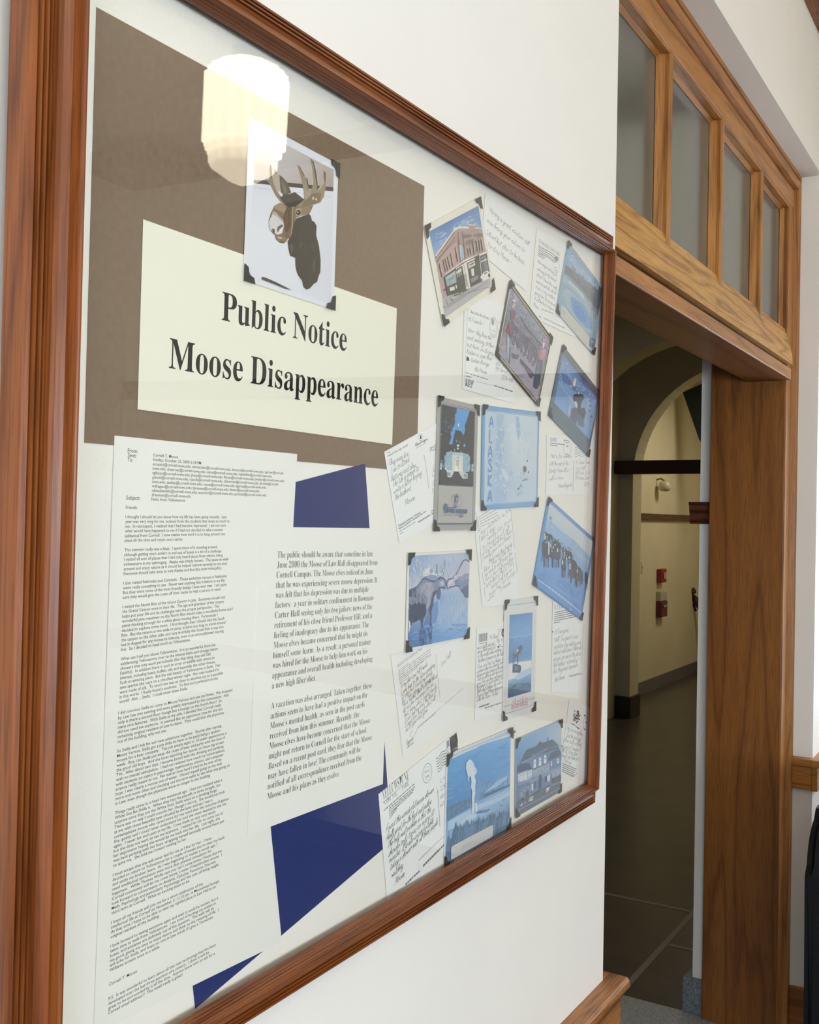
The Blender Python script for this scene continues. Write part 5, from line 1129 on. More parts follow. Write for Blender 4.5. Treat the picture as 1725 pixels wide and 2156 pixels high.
for x, y in ((712, 850), (710, 920), (700, 985), (730, 1060)): a.poly([(x - 14, y - 14), (x + 14, y - 10), (x + 12, y + 10), (x - 16, y + 6)], '#5f82b2')
a.many(('#5c7686', [(240, 890), (708, 1375), (700, 1480), (190, 1000)])); a.lines(.0003, '#8aa2b4', [(236, 874), (710, 1372)])
a.build('picture')
corners(s_, '0123', .0125)
# night hotel
o = (800, 830, 6.957); s_ = front('tall grey card of a white hotel at night with script lettering below', o, [(850, 25), (1445, 170), (1388, 1990), (783, 1998)], .0021, '#adaaa2')
a = Art(s_, *o)
a.many(('#9aa2a5', [(885, 105), (1405, 225), (1362, 1900), (832, 1905)]), ('#4c6076', [(893, 112), (1398, 232), (1356, 1892), (838, 1897)]), ('#b7b6b0', [(899, 118), (1395, 240), (1352, 1888), (843, 1892)]), ('#4c6076', [(900, 132), (1394, 250), (1364, 1362), (862, 1335)]), ('#8f9aa0', [(903, 140), (1392, 256), (1362, 1356), (866, 1330)]))
a.clip = [(905, 150), (1390, 262), (1360, 1350), (868, 1322)]
a.many(('#3b3f42', [(905, 150), (1390, 262), (1360, 1350), (868, 1322)]),
       ('#5b9fd8', [(1128, 202), (1315, 245), (1280, 360), (1260, 420), (1240, 470), (1252, 520), (1235, 580), (1215, 600), (1195, 545), (1110, 520), (1085, 610), (1060, 740), (1012, 730), (1045, 640), (1035, 560), (1070, 520), (1040, 500), (1085, 470), (1105, 400), (1098, 310), (1120, 270)]),
       ('#5b9fd8', [(1010, 470), (1045, 460), (1030, 500), (990, 490)]), ('#5b9fd8', [(955, 380), (975, 370), (980, 420), (955, 410)]), ('#5b9fd8', [(895, 575), (905, 570), (905, 600), (893, 605)]), ('#5b9fd8', [(1225, 730), (1250, 730), (1252, 770), (1225, 770)]),
       ('#3b3f42', [(1110, 525), (1195, 545), (1225, 640), (1215, 800), (1060, 760), (1085, 620)]), ('#ffffff', [(1160, 420), (1155, 450), (1162, 482), (1148, 470), (1146, 440)]))
a.dabs([(910, 170), (1110, 200), (1060, 520), (905, 560)], ['#4a4e50', '#33373a', '#555a5c', '#2d3134'], 120, 40, 22, 40, 90, 3); a.dabs([(930, 330), (1070, 330), (1060, 540), (910, 540)], ['#5b9fd8', '#4d86b8', '#3b3f42'], 26, 22, 10, 50, 80, 4); a.dabs([(1255, 420), (1380, 280), (1370, 760), (1240, 700)], ['#44484b', '#303437'], 60, 50, 26, 60, 90, 5)
a.dabs([(1090, 240), (1130, 210), (1100, 440), (1085, 440)], ['#3b3f42', '#5b9fd8'], 20, 20, 12, 40, 90, 6)
for x, y, r_ in ((1120, 690, 5), (1168, 702, 5)): a.poly([(x - r_, y - 20), (x + r_, y - 18), (x + r_, y + 14), (x - r_, y + 12)], '#8fa7b6')
a.ell(1142, 752, 17, 17, '#dfeaf0'); a.ell(1140, 796, 15, 15, '#c6dbe6')
a.many(('#9fbecb', [(970, 850), (1050, 835), (1055, 1150), (965, 1115)]), ('#8fb3c4', [(940, 900), (985, 890), (980, 1100), (945, 1090)]), ('#9fbecb', [(1210, 860), (1290, 880), (1320, 920), (1300, 1140), (1215, 1145)]),
       ('#d9e0d6', [(1055, 845), (1210, 858), (1215, 1140), (1055, 1130)]), ('#b8cbd2', [(1055, 845), (1212, 858), (1212, 905), (1055, 890)]), ('#eae8d2', [(1090, 1000), (1180, 1010), (1185, 1130), (1085, 1120)]), ('#f3efd9', [(1100, 1040), (1130, 1060), (1130, 1130), (1090, 1120)]),
       ('#d4dcd3', [(970, 1110), (1060, 1120), (1080, 1140), (1045, 1215), (990, 1215), (965, 1190)]), ('#c9d4ce', [(1150, 1140), (1220, 1140), (1285, 1160), (1280, 1235), (1205, 1235)]), ('#8aa6ae', [(975, 1140), (1035, 1150), (1030, 1200), (975, 1190)]), ('#8aa6ae', [(1225, 1165), (1275, 1172), (1270, 1222), (1220, 1215)]),
       ('#8f9f9f', [(1118, 960), (1150, 965), (1148, 1050), (1118, 1045)]), ('#e9e6cf', [(1125, 975), (1143, 978), (1142, 1035), (1125, 1032)]), ('#55666d', [(1120, 930), (1138, 915), (1155, 935)]))
a.dabs([(945, 880), (1055, 860), (1055, 1090), (940, 1080)], ['#5f8092', '#cfe0e4', '#b4d0da', '#7799a8'], 60, 34, 9, 88, 12, 7); a.dabs([(1215, 880), (1310, 900), (1300, 1120), (1215, 1120)], ['#5f8092', '#cfe0e4', '#b4d0da', '#7799a8'], 60, 34, 9, 88, 12, 8)
a.dabs([(1060, 900), (1210, 910), (1210, 1100), (1060, 1090)], ['#b3c2c0', '#efeddc', '#8ea3a6'], 30, 60, 5, 90, 5, 9)
a.lines(.0010, '#c9dde6', [(1035, 845), (1035, 825)], [(1090, 840), (1090, 800)], [(1190, 855), (1190, 835)])
for x in (885, 900, 955, 965, 1290, 1310, 1345, 1360): a.line([(x, 1010 + (x - 885) * .03), (x - 4, 1105 + (x - 885) * .05)], .0022 if x % 2 else .0014, '#dbe6ea'); 
a.dabs([(880, 970), (965, 990), (960, 1090), (875, 1090)], ['#7fa3b5', '#b9d2dc', '#53707f'], 26, 40, 9, 88, 10, 11); a.dabs([(1285, 1000), (1370, 1020), (1365, 1140), (1280, 1130)], ['#7fa3b5', '#b9d2dc', '#53707f'], 26, 40, 9, 88, 10, 12)
a.many(('#43484b', [(872, 1110), (965, 1115), (985, 1215), (1045, 1215), (1090, 1150), (1150, 1150), (1205, 1235), (1280, 1235), (1290, 1150), (1366, 1160), (1360, 1345), (868, 1320)]))
BL_ = '#4d6f92'
a.ring(1115, 1558, 78, 98, .0004, '#7e8b96', 40)
a.many((BL_, [(1085, 1500), (1115, 1470), (1147, 1497), (1143, 1508), (1089, 1512)]), (BL_, [(1090, 1515), (1142, 1512), (1138, 1580), (1086, 1580)]), ('#8fa0ac', [(1088, 1582), (1138, 1582), (1136, 1620), (1086, 1618)]), ('#adaaa2', [(1108, 1528), (1118, 1520), (1126, 1530), (1124, 1565), (1108, 1565)]))
typeset(a, 'Chautauqua', (920, 1735), (1275, 1752), cap=.0118, style='script', col=BL_, res=4, off=.012); a.lines(.0010, BL_, [(1150, 1775), (1180, 1800), (1210, 1790), (1222, 1765)], [(985, 1655), (1050, 1662), (1120, 1640)])
typeset(a, 'I N S T I T U T I O N', (920, 1782), (1150, 1785), cap=.0022, style='serif', col='#7b8794', off=-.008)
a.lines(.0014, '#44648c', [(836, 1899), (1352, 1897)])
a.build('picture')
corners(s_, '0123', .0125)
# polar bear
o = (980, 840, 8.624); s_ = front('pale blue card of a polar bear with letters running down its left side', o, [(316, 107), (1348, 240), (1308, 1948), (285, 2020)], .0021, '#79a8d0')
a = Art(s_, *o)
a.grad([(345, 135), (1335, 262), (1300, 1930), (310, 2000)], ['#7aa6d0 #86b0d6 #86b0d6', '#86aed4 #86aed4 #86aed4', '#7aa6d2 #86b0d8 #7fabd4'])
a.many(('#cfdfe6', [(362, 205), (1318, 318), (1285, 1862), (335, 1925)]), ('#6d93b4', [(368, 216), (1314, 326), (1283, 1858), (338, 1918)]))
a.clip = [(370, 222), (1310, 332), (1280, 1852), (342, 1912)]
a.grad([(370, 222), (1310, 332), (1280, 1852), (342, 1912)], ['#c3d5e0 #bcd0de #c9dae3 #cfdde3 #cadae2', '#c6d7e1 #b3c9dc #d2dee3 #cddce3 #ccdae1', '#cddae1 #a9c2da #cfdce2 #d4dfe2 #d0dce1', '#c6d7e0 #aac3da #c3d5e0 #cfdce2 #c9dae4', '#c2d5e2 #a9c3de #bacfdf #c5d7e2 #c4d7e4', '#bcd3e6 #a6c3e0 #c6d8e3 #c3d6e4 #c2d7e6'], 18)
a.many(('#a9c3db', [(580, 270), (700, 280), (705, 360), (660, 470), (600, 540), (560, 440)]), ('#a6c0da', [(600, 540), (680, 500), (720, 640), (660, 800), (560, 960), (560, 760)]), ('#a3bfd9', [(915, 310), (965, 320), (1000, 500), (1000, 640), (960, 760), (925, 560)]), ('#a3bdd9', [(545, 900), (640, 880), (660, 1080), (620, 1240), (560, 1230)]), ('#a9c3dd', [(560, 1250), (640, 1300), (720, 1460), (640, 1480), (560, 1400)]), ('#cfdde3', [(640, 1260), (720, 1280), (790, 1420), (760, 1500), (690, 1420)]), ('#d2dfe3', [(760, 480), (880, 460), (890, 700), (800, 740)]), ('#a9c4de', [(670, 1500), (760, 1560), (770, 1780), (690, 1850), (660, 1660)]), ('#b4cade', [(1010, 1330), (1140, 1480), (1050, 1500), (980, 1420)]), ('#aac4de', [(800, 1280), (880, 1340), (850, 1440), (790, 1380)]))
a.dabs([(400, 260), (1290, 360), (1260, 1820), (380, 1860)], ['#c9dae4', '#c3d5e2', '#d0dee4', '#bdd1e1'], 160, 110, 34, 80, 60, 3)
a.many(('#6d8299', [(560, 960), (561, 960), (560, 961)]), ('#7f9bb6', [(680, 905), (700, 920), (708, 950), (690, 935)]), ('#8aa5bd', [(640, 990), (655, 1010), (645, 1060), (638, 1030)]))
a.ell(1080, 1270, 30, 56, '#5d6e7e'); a.ell(1078, 1290, 20, 46, '#4d5c69'); a.ell(1124, 1122, 11, 24, '#61738a'); a.ell(1142, 1330, 12, 24, '#6d8096'); a.lines(.0013, '#7d93ab', [(1050, 1220), (1048, 1320), (1075, 1370)])
a.lines(.0016, '#7c95b2', [(1030, 1490), (1060, 1475), (1130, 1450)], [(945, 1640), (985, 1610), (1008, 1545)], [(1010, 1560), (1030, 1610)]); a.lines(.0011, '#7f9cc0', [(945, 1720), (965, 1760)], [(975, 1710), (990, 1740)], [(1010, 1670), (1020, 1720)]); a.ell(958, 1635, 18, 12, '#5f7488')
for ch, x0, y0, x1 in (('A', 432, 512, 508), ('L', 432, 775, 486), ('A', 408, 1055, 486), ('S', 402, 1312, 474), ('K', 406, 1580, 474), ('A', 400, 1862, 480)):
    for off_ in (.0,): pen(a, ch, (x0, y0), (x1, y0 + 6), .0068, .0034, '#6f9fce', 0, wob=0)
a.build('picture')
corners(s_, '0123', .0125)
# two moose touching noses
o = (830, 1140, 8.294); s_ = front('white bordered card of two moose touching noses in blue water', o, [(243, 210), (1333, 150), (1293, 1680), (195, 1930)], .0021, '#e9e8e2')
a = Art(s_, *o)
a.clip = [(270, 255), (1312, 190), (1278, 1660), (235, 1870)]
a.grad([(270, 255), (1312, 190), (1278, 1660), (235, 1870)], ['#93b0d2 #94b1d4 #b3c3d8 #b9c6d8 #a9bdd6', '#7f9fc8 #b9c4d4 #b4c4d8 #b6c3d6 #ccccd4', '#cdd0d8 #c3cbd8 #bfcad9 #c9cdd8 #cfcdd4', '#b9c2d2 #9fb6d4 #8fb0d6 #9dbadb #b5c2d4', '#8fa3c2 #8faad0 #a3bcd9 #b2c6dd #b9c8db', '#5e82b0 #6f9ccf #8cb5e0 #a5c3e0 #a3c0de', '#3f5a80 #5d8bc0 #6fa2d8 #7badde #82b2e0'], 20)
a.dabs([(280, 270), (1300, 210), (1290, 640), (265, 780)], ['#c6cfdc', '#a9bcd6', '#d3d3d8', '#8fabd0', '#b9c4d6'], 150, 120, 26, 90, 30, 3)
a.dabs([(690, 980), (1290, 960), (1285, 1420), (650, 1440)], ['#a9c2de', '#8fb2da', '#c3cedc', '#7fa6d2', '#c9cfd9', '#94b8e0'], 190, 140, 20, 90, 12, 4)
a.dabs([(255, 1480), (1280, 1440), (1275, 1640), (245, 1840)], ['#5f92cc', '#82b4e4', '#4a70a2', '#94c0ea', '#6ea2da'], 200, 110, 9, -5, 6, 5)
a.many(('#6f97c6', [(660, 1080), (760, 1050), (770, 1230), (740, 1420), (650, 1440), (640, 1260)]), ('#5c86ba', [(560, 1300), (640, 1260), (650, 1440), (510, 1470)]), ('#7aa4d6', [(1000, 1440), (1280, 1435), (1278, 1470), (1000, 1475)]))
# left moose
a.many(('#8593ae', [(258, 850), (400, 790), (450, 720), (500, 650), (535, 640), (600, 680), (700, 690), (740, 650), (800, 615), (850, 640), (895, 680), (905, 720), (900, 790), (880, 830), (855, 805), (780, 812), (750, 850), (730, 900), (690, 970), (680, 1080), (660, 1180), (655, 1300), (645, 1470), (610, 1470), (600, 1300), (570, 1270), (540, 1310), (500, 1420), (490, 1520), (445, 1530), (450, 1370), (380, 1400), (320, 1420), (290, 1520), (265, 1540), (250, 1370)]),
       ('#b9b8c4', [(460, 780), (540, 720), (650, 720), (690, 820), (650, 930), (590, 980), (560, 1080), (500, 940), (420, 900)]), ('#cfcad0', [(540, 780), (620, 760), (640, 850), (590, 960), (560, 900)]), ('#a4a9bc', [(560, 960), (640, 960), (620, 1160), (560, 1180)]),
       ('#3d4c66', [(255, 1090), (320, 1100), (400, 1060), (480, 1080), (548, 1090), (560, 1250), (520, 1340), (440, 1360), (380, 1400), (320, 1420), (290, 1300)]), ('#4e5d78', [(260, 870), (380, 820), (390, 960), (330, 990), (258, 960)]), ('#44536d', [(660, 900), (740, 840), (730, 905), (690, 970), (680, 1100), (655, 1190), (600, 1180), (640, 1060)]), ('#3f4e68', [(250, 1180), (290, 1180), (310, 1420), (280, 1540), (262, 1540)]), ('#44536d', [(445, 1360), (510, 1330), (490, 1520), (470, 1530), (468, 1420)]),
       ('#4f607c', [(590, 1180), (655, 1170), (650, 1300), (645, 1470), (615, 1470), (620, 1320)]), ('#56657f', [(600, 670), (720, 690), (760, 640), (730, 700), (680, 705)]), ('#96a4bd', [(770, 690), (850, 660), (890, 700), (880, 780), (800, 800), (770, 770)]), ('#bac5d6', [(800, 700), (850, 690), (860, 760), (810, 770)]), ('#4b5b78', [(845, 795), (880, 790), (890, 825), (865, 840)]), ('#5d6e8a', [(740, 850), (800, 815), (815, 900), (790, 1010), (760, 1015), (735, 950)]), ('#54678a', [(755, 640), (800, 615), (810, 650), (770, 680)]),
       ('#93a2bc', [(520, 625), (600, 580), (700, 580), (750, 610), (740, 660), (690, 690), (620, 670)]))
a.lines(.0016, '#4c5d7c', [(258, 855), (400, 792), (450, 722), (505, 650), (540, 642), (620, 685), (710, 695)]); a.lines(.0014, '#4b5d7d', [(800, 618), (860, 645), (900, 690), (905, 780)], [(760, 815), (850, 805)])
a.many(('#e3e6ea', [(490, 540), (530, 490), (590, 455), (620, 470), (660, 470), (700, 490), (740, 560), (740, 600), (640, 570), (560, 560), (500, 560)]), ('#dfe3e8', [(480, 575), (560, 565), (620, 585), (560, 605), (500, 600)]), ('#8a9bb8', [(620, 480), (660, 470), (690, 520), (650, 560), (610, 540)]), ('#9caac2', [(690, 480), (720, 490), (735, 560), (710, 570)]), ('#d8dfe8', [(740, 570), (800, 590), (840, 590), (870, 530), (875, 470), (855, 470), (850, 530), (820, 560), (790, 560)]))
a.dabs([(490, 500), (720, 460), (740, 560), (500, 570)], ['#f0f1f2', '#c3ccd8', '#a9b6ca'], 34, 40, 9, 60, 40, 7)
a.lines(.0009, '#e9ecef', [(838, 335), (835, 420), (820, 550)], [(868, 310), (862, 430), (848, 520)], [(600, 455), (590, 430)], [(540, 490), (520, 470)]); a.lines(.0009, '#5d6f90', [(740, 390), (745, 570)], [(882, 315), (880, 430), (855, 560), (830, 600)], [(850, 470), (820, 555)])
# right moose
a.many(('#c6c6d2', [(1310, 350), (1240, 315), (1200, 340), (1150, 430), (1095, 570), (1040, 610), (1010, 650), (950, 660), (918, 700), (912, 780), (930, 830), (960, 800), (1010, 790), (1080, 770), (1130, 780), (1180, 870), (1210, 900), (1230, 960), (1290, 980)]),
       ('#7d8fb0', [(1040, 690), (1120, 640), (1290, 600), (1290, 760), (1200, 820), (1140, 780), (1060, 770)]), ('#a9b2c6', [(1120, 640), (1220, 560), (1290, 560), (1290, 640), (1180, 700)]), ('#5d6d8c', [(1170, 830), (1290, 750), (1290, 980), (1240, 985), (1225, 920), (1190, 880)]), ('#d9d9dd', [(950, 690), (1010, 650), (1020, 700), (970, 760), (940, 770)]))
a.lines(.0015, '#5b6d90', [(1310, 352), (1240, 318), (1200, 342), (1150, 432), (1098, 572)], [(1012, 648), (950, 658), (918, 702), (914, 780), (930, 828), (962, 798)], [(962, 798), (1010, 790), (1080, 772), (1135, 782), (1180, 872), (1212, 902), (1225, 950)]); a.lines(.0020, '#d9dce2', [(1120, 480), (1080, 590), (1040, 620)]); a.lines(.0013, '#6a7b9c', [(1110, 490), (1070, 600)], [(1030, 600), (1025, 650)])
a.dabs([(1100, 620), (1290, 570), (1290, 760), (1100, 760)], ['#6f83a8', '#a3aec6', '#8fa0c0'], 60, 70, 14, 90, 15, 9); a.dabs([(300, 880), (560, 840), (560, 1080), (280, 1090)], ['#7b87a2', '#9fa5ba', '#a9adbf', '#67748f'], 80, 90, 16, 85, 15, 10); a.dabs([(480, 740), (680, 720), (650, 960), (440, 900)], ['#c3c0ca', '#b0b1c0', '#9aa2b6'], 60, 70, 16, 80, 25, 11)
a.dabs([(440, 1500), (660, 1480), (650, 1790), (440, 1820)], ['#3f5a82', '#567fb4', '#3a5378'], 60, 110, 12, 88, 8, 12)
a.many(('#e3e4e4', [(243, 1370), (265, 1400), (278, 1480), (262, 1545), (240, 1600)]))
a.build('picture')
corners(s_, '0123', .0128)
# buffalo herd
o = (1090, 1040, 7.7); s_ = front('tilted blue card of a herd of cattle on open range', o, [(498, 52), (1252, 735), (1035, 2050), (243, 1465)], .0021, '#6aa0d2')
a = Art(s_, *o)
a.grad([(530, 85), (1250, 735), (1035, 2040), (255, 1460)], ['#6fa5d6 #6aa0d2 #5f96c8', '#77a9d8 #6fa4d6 #4f82b6', '#66a0da #5f9ad6 #5a94d2'])
a.many(('#d2dadc', [(518, 150), (1222, 775), (1185, 1010), (500, 480)]), ('#5d8fc4', [(560, 110), (1215, 700), (1212, 715), (548, 125)]))
a.clip = [(520, 155), (1218, 782), (1020, 1910), (310, 1370)]
a.grad([(520, 155), (1218, 782), (1020, 1910), (310, 1370)], ['#cbd6dc #cfd8db #d3d9d9', '#bfd0dc #c3d2dc #cfd8da', '#8fb6da #8ab2d9 #a4c0d8', '#79abdc #6fa4d9 #79abdc', '#74a8de #72a6dc #74a8dc', '#7aacdf #6fa3da #6ea3da', '#6ba1da #78abe0 #6ea4dc'], 18)
a.many(('#97bbdc', [(500, 410), (560, 460), (700, 600), (900, 740), (1060, 900), (1165, 1030), (1150, 1080), (1000, 960), (800, 830), (620, 720), (480, 620)]), ('#a9c4dc', [(500, 410), (560, 470), (600, 560), (500, 540)]))
a.lines(.0007, '#7fa8d0', [(540, 470), (700, 605), (900, 745), (1060, 905), (1165, 1035)]); a.lines(.0008, '#5f87b0', [(520, 355), (545, 440), (520, 610)], [(555, 380), (535, 440)], [(540, 440), (515, 540)], [(510, 370), (552, 372)]); a.ell(538, 395, 22, 28, '#7f9fbe')
COW = '#3c4656'
def cow(x, y, w, h, face=None, c=COW):
    a.poly([(x, y), (x + w * .25, y - h * .12), (x + w * .8, y + h * .05), (x + w, y + h * .3), (x + w * .95, y + h * .6), (x + w * .85, y + h * .62), (x + w * .83, y + h * 1.02), (x + w * .74, y + h), (x + w * .72, y + h * .68), (x + w * .35, y + h * .6), (x + w * .3, y + h * 1.0), (x + w * .2, y + h * .98), (x + w * .18, y + h * .6), (x, y + h * .45)], c)
    if face: a.ell(x + w * face, y + h * .12, w * .08, h * .16, '#e3e6e6')
for k in range(15): cow(430 + k * 17, 610 + k * 13, 26, 26, None, '#46566c')
for x, y in ((655, 745), (680, 800), (720, 800), (745, 870), (825, 880), (860, 905)): a.ell(x, y, 8, 18, '#4b617e')
for x, y, w_, h_, f_ in ((425, 640, 100, 130, .1), (505, 660, 60, 110, None), (560, 740, 70, 110, .3), (600, 800, 110, 170, .4), (720, 880, 80, 150, .4), (395, 790, 125, 400, .85), (520, 850, 180, 340, .2), (790, 940, 100, 200, None), (725, 1000, 60, 130, .4), (850, 1080, 110, 220, None), (710, 1080, 70, 270, .12), (960, 1190, 70, 180, .1), (830, 1150, 140, 300, .1), (920, 1230, 130, 280, .3), (1090, 1290, 45, 260, None)): cow(x, y, w_, h_, f_)
a.dabs([(390, 640), (640, 800), (700, 1000), (380, 1000)], [COW, '#4a5668', '#5a6a80', '#2f3845'], 90, 50, 20, 60, 40, 4); a.dabs([(830, 1060), (1050, 1260), (1040, 1450), (830, 1330)], [COW, '#4a5668', '#5f7088', '#2f3845'], 70, 60, 22, 50, 30, 5)
for x, y, rx, ry in ((438, 700, 12, 34), (530, 835, 9, 30), (500, 915, 12, 40), (497, 965, 9, 22), (575, 865, 8, 18), (640, 910, 10, 34), (600, 825, 10, 16), (470, 700, 7, 16), (455, 785, 8, 12), (720, 1110, 11, 40), (845, 1150, 10, 30), (965, 1245, 8, 16), (750, 950, 10, 16), (830, 1030, 12, 20), (785, 1045, 8, 20)): a.ell(x, y, rx, ry, '#dfe4e6')
for x, y, l_ in ((385, 1000, 100), (432, 1040, 130), (455, 1060, 135), (565, 1060, 140), (600, 1080, 120), (625, 1080, 135), (715, 1240, 120), (745, 1250, 110), (860, 1340, 90), (930, 1400, 110), (960, 1410, 110), (990, 1400, 100), (815, 1260, 110)): a.line([(x, y), (x - 4, y + l_)], .0016, '#465468')
a.dabs([(340, 1160), (1080, 1560), (1040, 1760), (320, 1330)], ['#86b4e4', '#659cd6', '#90bbe8', '#5e95d0'], 130, 70, 8, 38, 10, 6)
a.many(('#5f97d2', [(310, 1345), (1045, 1830), (1025, 1935), (990, 2010), (315, 1500), (300, 1420)])); a.lines(.0013, '#c3d6ea', [(310, 1385), (480, 1500), (700, 1665), (1020, 1925)])
for k in range(8): x, y = 505 + k * 50, 1520 + k * 38; a.lines(.0010, '#d3e0ee', [(x - 4, y - 26), (x + 4, y + 30)], [(x - 14, y + 8), (x + 16, y - 6)])
a.ell(852, 1875, 9, 22, '#c9d9ea')
a.build('picture')
corners(s_, '0123', .0125)
# tall moose card
o = (990, 1240, 7.4375); s_ = front('tall white card of a moose reflected in blue water with pink lettering', o, [(540, 180), (1047, 118), (1015, 1898), (505, 2062)], .0021, '#e4e4e0')
a = Art(s_, *o)
a.lines(.0007, '#7fa4c9', [(590, 262), (1010, 208)], [(555, 1958), (985, 1820)], [(530, 1845), (650, 1812)], [(900, 1738), (1018, 1700)]); a.lines(.0004, '#9db6cf', [(590, 262), (552, 1958)], [(1012, 208), (985, 1820)])
a.clip = [(618, 410), (980, 365), (955, 1605), (590, 1712)]
a.grad([(618, 410), (980, 365), (955, 1605), (590, 1712)], ['#5d90c4 #6396c8 #6b9ccc', '#6a9fd2 #6fa3d6 #6fa3d4', '#78aadc #82b2e2 #7fafdf', '#6a9fd0 #70a4d4 #6fa3d4', '#6597c6 #689bcc #6c9fcf', '#5f90be #6698c8 #6a9bca', '#e2e6e8 #dfe4e8 #b9cfe2', '#a9c6e0 #8fb6dc #7fabd6', '#55809f #5f8cb0 #5d8ab4', '#3f6484 #4a7194 #466c92'], 20)
a.dabs([(615, 430), (975, 390), (965, 1120), (605, 1140)], ['#7aabdc', '#5e93c6', '#86b4e2', '#6899c8'], 170, 90, 7, -8, 6, 4)
a.lines(.0012, '#9cc0e4', [(640, 765), (760, 735), (860, 740), (965, 705)]); a.lines(.0016, '#3d5670', [(662, 775), (650, 832)])
a.many(('#e6e8e8', [(605, 1175), (700, 1150), (960, 1120), (958, 1230), (880, 1280), (780, 1310), (690, 1400), (600, 1430)]), ('#b9cfe2', [(760, 1300), (900, 1250), (955, 1220), (955, 1320), (760, 1420), (690, 1410)]))
a.many(('#5d6b80', [(665, 985), (690, 960), (740, 920), (765, 905), (785, 880), (815, 890), (818, 950), (790, 970), (795, 1015), (770, 1005), (745, 1050), (700, 1080), (668, 1040)]), ('#8f99a8', [(680, 970), (740, 930), (760, 960), (720, 1020), (680, 1010)]), ('#c9cfd6', [(725, 945), (750, 935), (755, 975), (735, 990)]), ('#7d90ab', [(665, 960), (690, 955), (690, 990), (665, 990)]),
       ('#4b5d74', [(665, 1190), (700, 1170), (790, 1195), (800, 1260), (780, 1310), (660, 1310)]), ('#6e86a3', [(690, 1215), (750, 1210), (745, 1270), (700, 1280)]))
a.lines(.0014, '#566479', [(672, 1060), (665, 1190)], [(690, 1070), (684, 1180)], [(738, 1050), (738, 1180)], [(750, 1040), (748, 1170)]); a.lines(.0008, '#5d7590', [(790, 1260), (770, 1310)], [(800, 1230), (775, 1300)])
a.dabs([(595, 1480), (955, 1470), (955, 1590), (595, 1690)], ['#3f6078', '#557f9d', '#4a6f8c', '#35536b'], 90, 60, 10, -14, 8, 7)
for off_, c_ in ((0, '#d2b3b8'), (14, '#c9959f')): typeset(a, 'alaska', (645, 1845 + off_ * 3), (900, 1775 + off_ * 3), cap=.0105 if not off_ else .0085, col=c_, off=-.012, res=4)
a.build('picture')
corners(s_, '0123', .0125)
# geyser
o = (920, 1510, 6.533); s_ = front('large blue card of a white geyser erupting over fir trees at the bottom', o, [(133, 520), (1030, 145), (1005, 1515), (95, 2070)], .0022, '#e3e3df')
a = Art(s_, *o)
a.poly([(150, 545), (1015, 170), (1000, 1520), (110, 2040)], '#b9cfe0')
a.clip = [(152, 560), (1012, 235), (1000, 1535), (112, 2035)]
a.grad([(152, 560), (1012, 235), (1000, 1535), (112, 2035)], ['#72aedd #76b0de #78b2e0 #82b8e4 #86bae4', '#5d9dd4 #60a0d6 #6aa6d9 #72acdd #78b0df', '#5a96cc #5c98ce #669fd2 #6aa3d6 #70a8d8', '#5a90c2 #5f96c8 #76a8d4 #7aaad4 #84b2da', '#8ab4d8 #9cc2e2 #a4c8e6 #9cc2e2 #90bbde', '#94bfe4 #a0c6e6 #8fb5d6 #7a9fc0 #7193b2', '#6f94b4 #6384a0 #6584a2 #607e9a #648096'], 22)
a.many(('#e3e6e6', [(215, 545), (400, 460), (560, 400), (620, 370), (760, 320), (880, 280), (1008, 225), (1010, 255), (880, 300), (700, 350), (600, 385), (540, 425), (400, 480), (210, 570)]))
a.dabs([(160, 620), (1000, 300), (1000, 780), (150, 1200)], ['#6aa8dc', '#5796ce', '#74b0e2', '#5f9fd6'], 180, 120, 26, -25, 20, 3)
a.many(('#5c82a4', [(140, 1260), (250, 1190), (440, 1120), (470, 1130), (465, 1240), (300, 1330), (140, 1430)]), ('#55789a', [(640, 1060), (800, 1000), (1000, 920), (1000, 950), (820, 1030), (640, 1115)]), ('#7ba6cd', [(560, 930), (590, 900), (600, 1100), (550, 1130)]), ('#6b93b8', [(600, 1040), (640, 1020), (640, 1120), (570, 1150)]), ('#5f88b0', [(560, 1290), (700, 1260), (740, 1265), (680, 1310), (540, 1330)]))
a.dabs([(150, 1230), (460, 1080), (460, 1230), (150, 1400)], ['#4f7596', '#6e95b8', '#86aed0'], 80, 60, 12, 88, 10, 4); a.dabs([(560, 900), (980, 800), (990, 920), (640, 1060)], ['#5c84a8', '#7aa6cc', '#a9cae4', '#4d7496'], 70, 60, 12, 80, 16, 5)
a.many(('#a9cbe6', [(650, 1040), (840, 870), (970, 800), (960, 850), (820, 960)]), ('#b4d2ea', [(150, 1440), (300, 1350), (480, 1260), (600, 1180), (780, 1090), (1000, 980), (998, 1080), (800, 1180), (560, 1270), (400, 1420), (250, 1520), (150, 1560)]), ('#c3daec', [(330, 1440), (450, 1340), (560, 1330), (440, 1480), (340, 1500)]))
a.lines(.0010, '#8fb4d4', [(600, 1180), (800, 1110), (1000, 1000)], [(640, 1290), (860, 1190), (1000, 1150)]); a.ell(885, 1215, 28, 9, '#a99a86'); a.lines(.0010, '#8a8f90', [(905, 1150), (940, 1110)])
rnd = random.Random(5)
for k in range(62):
    x = 150 + k * 13.6 + rnd.uniform(-5, 5); base = 1640 - (x - 150) * .28 + 30; h_ = rnd.uniform(110, 210); w_ = rnd.uniform(16, 26)
    if x < 220: base += 120
    a.poly([(x, base - h_), (x + w_, base - 6), (x + w_, base + 250 - (x - 150) * .1), (x - w_, base + 260 - (x - 150) * .1), (x - w_, base)], rnd.choice(('#5f84a4', '#587a98', '#6a90b0', '#557894')))
a.dabs([(150, 1560), (990, 1330), (995, 1500), (130, 1900)], ['#50708e', '#6f94b2', '#5a7d9a', '#86aac6'], 120, 60, 9, 88, 8, 6)
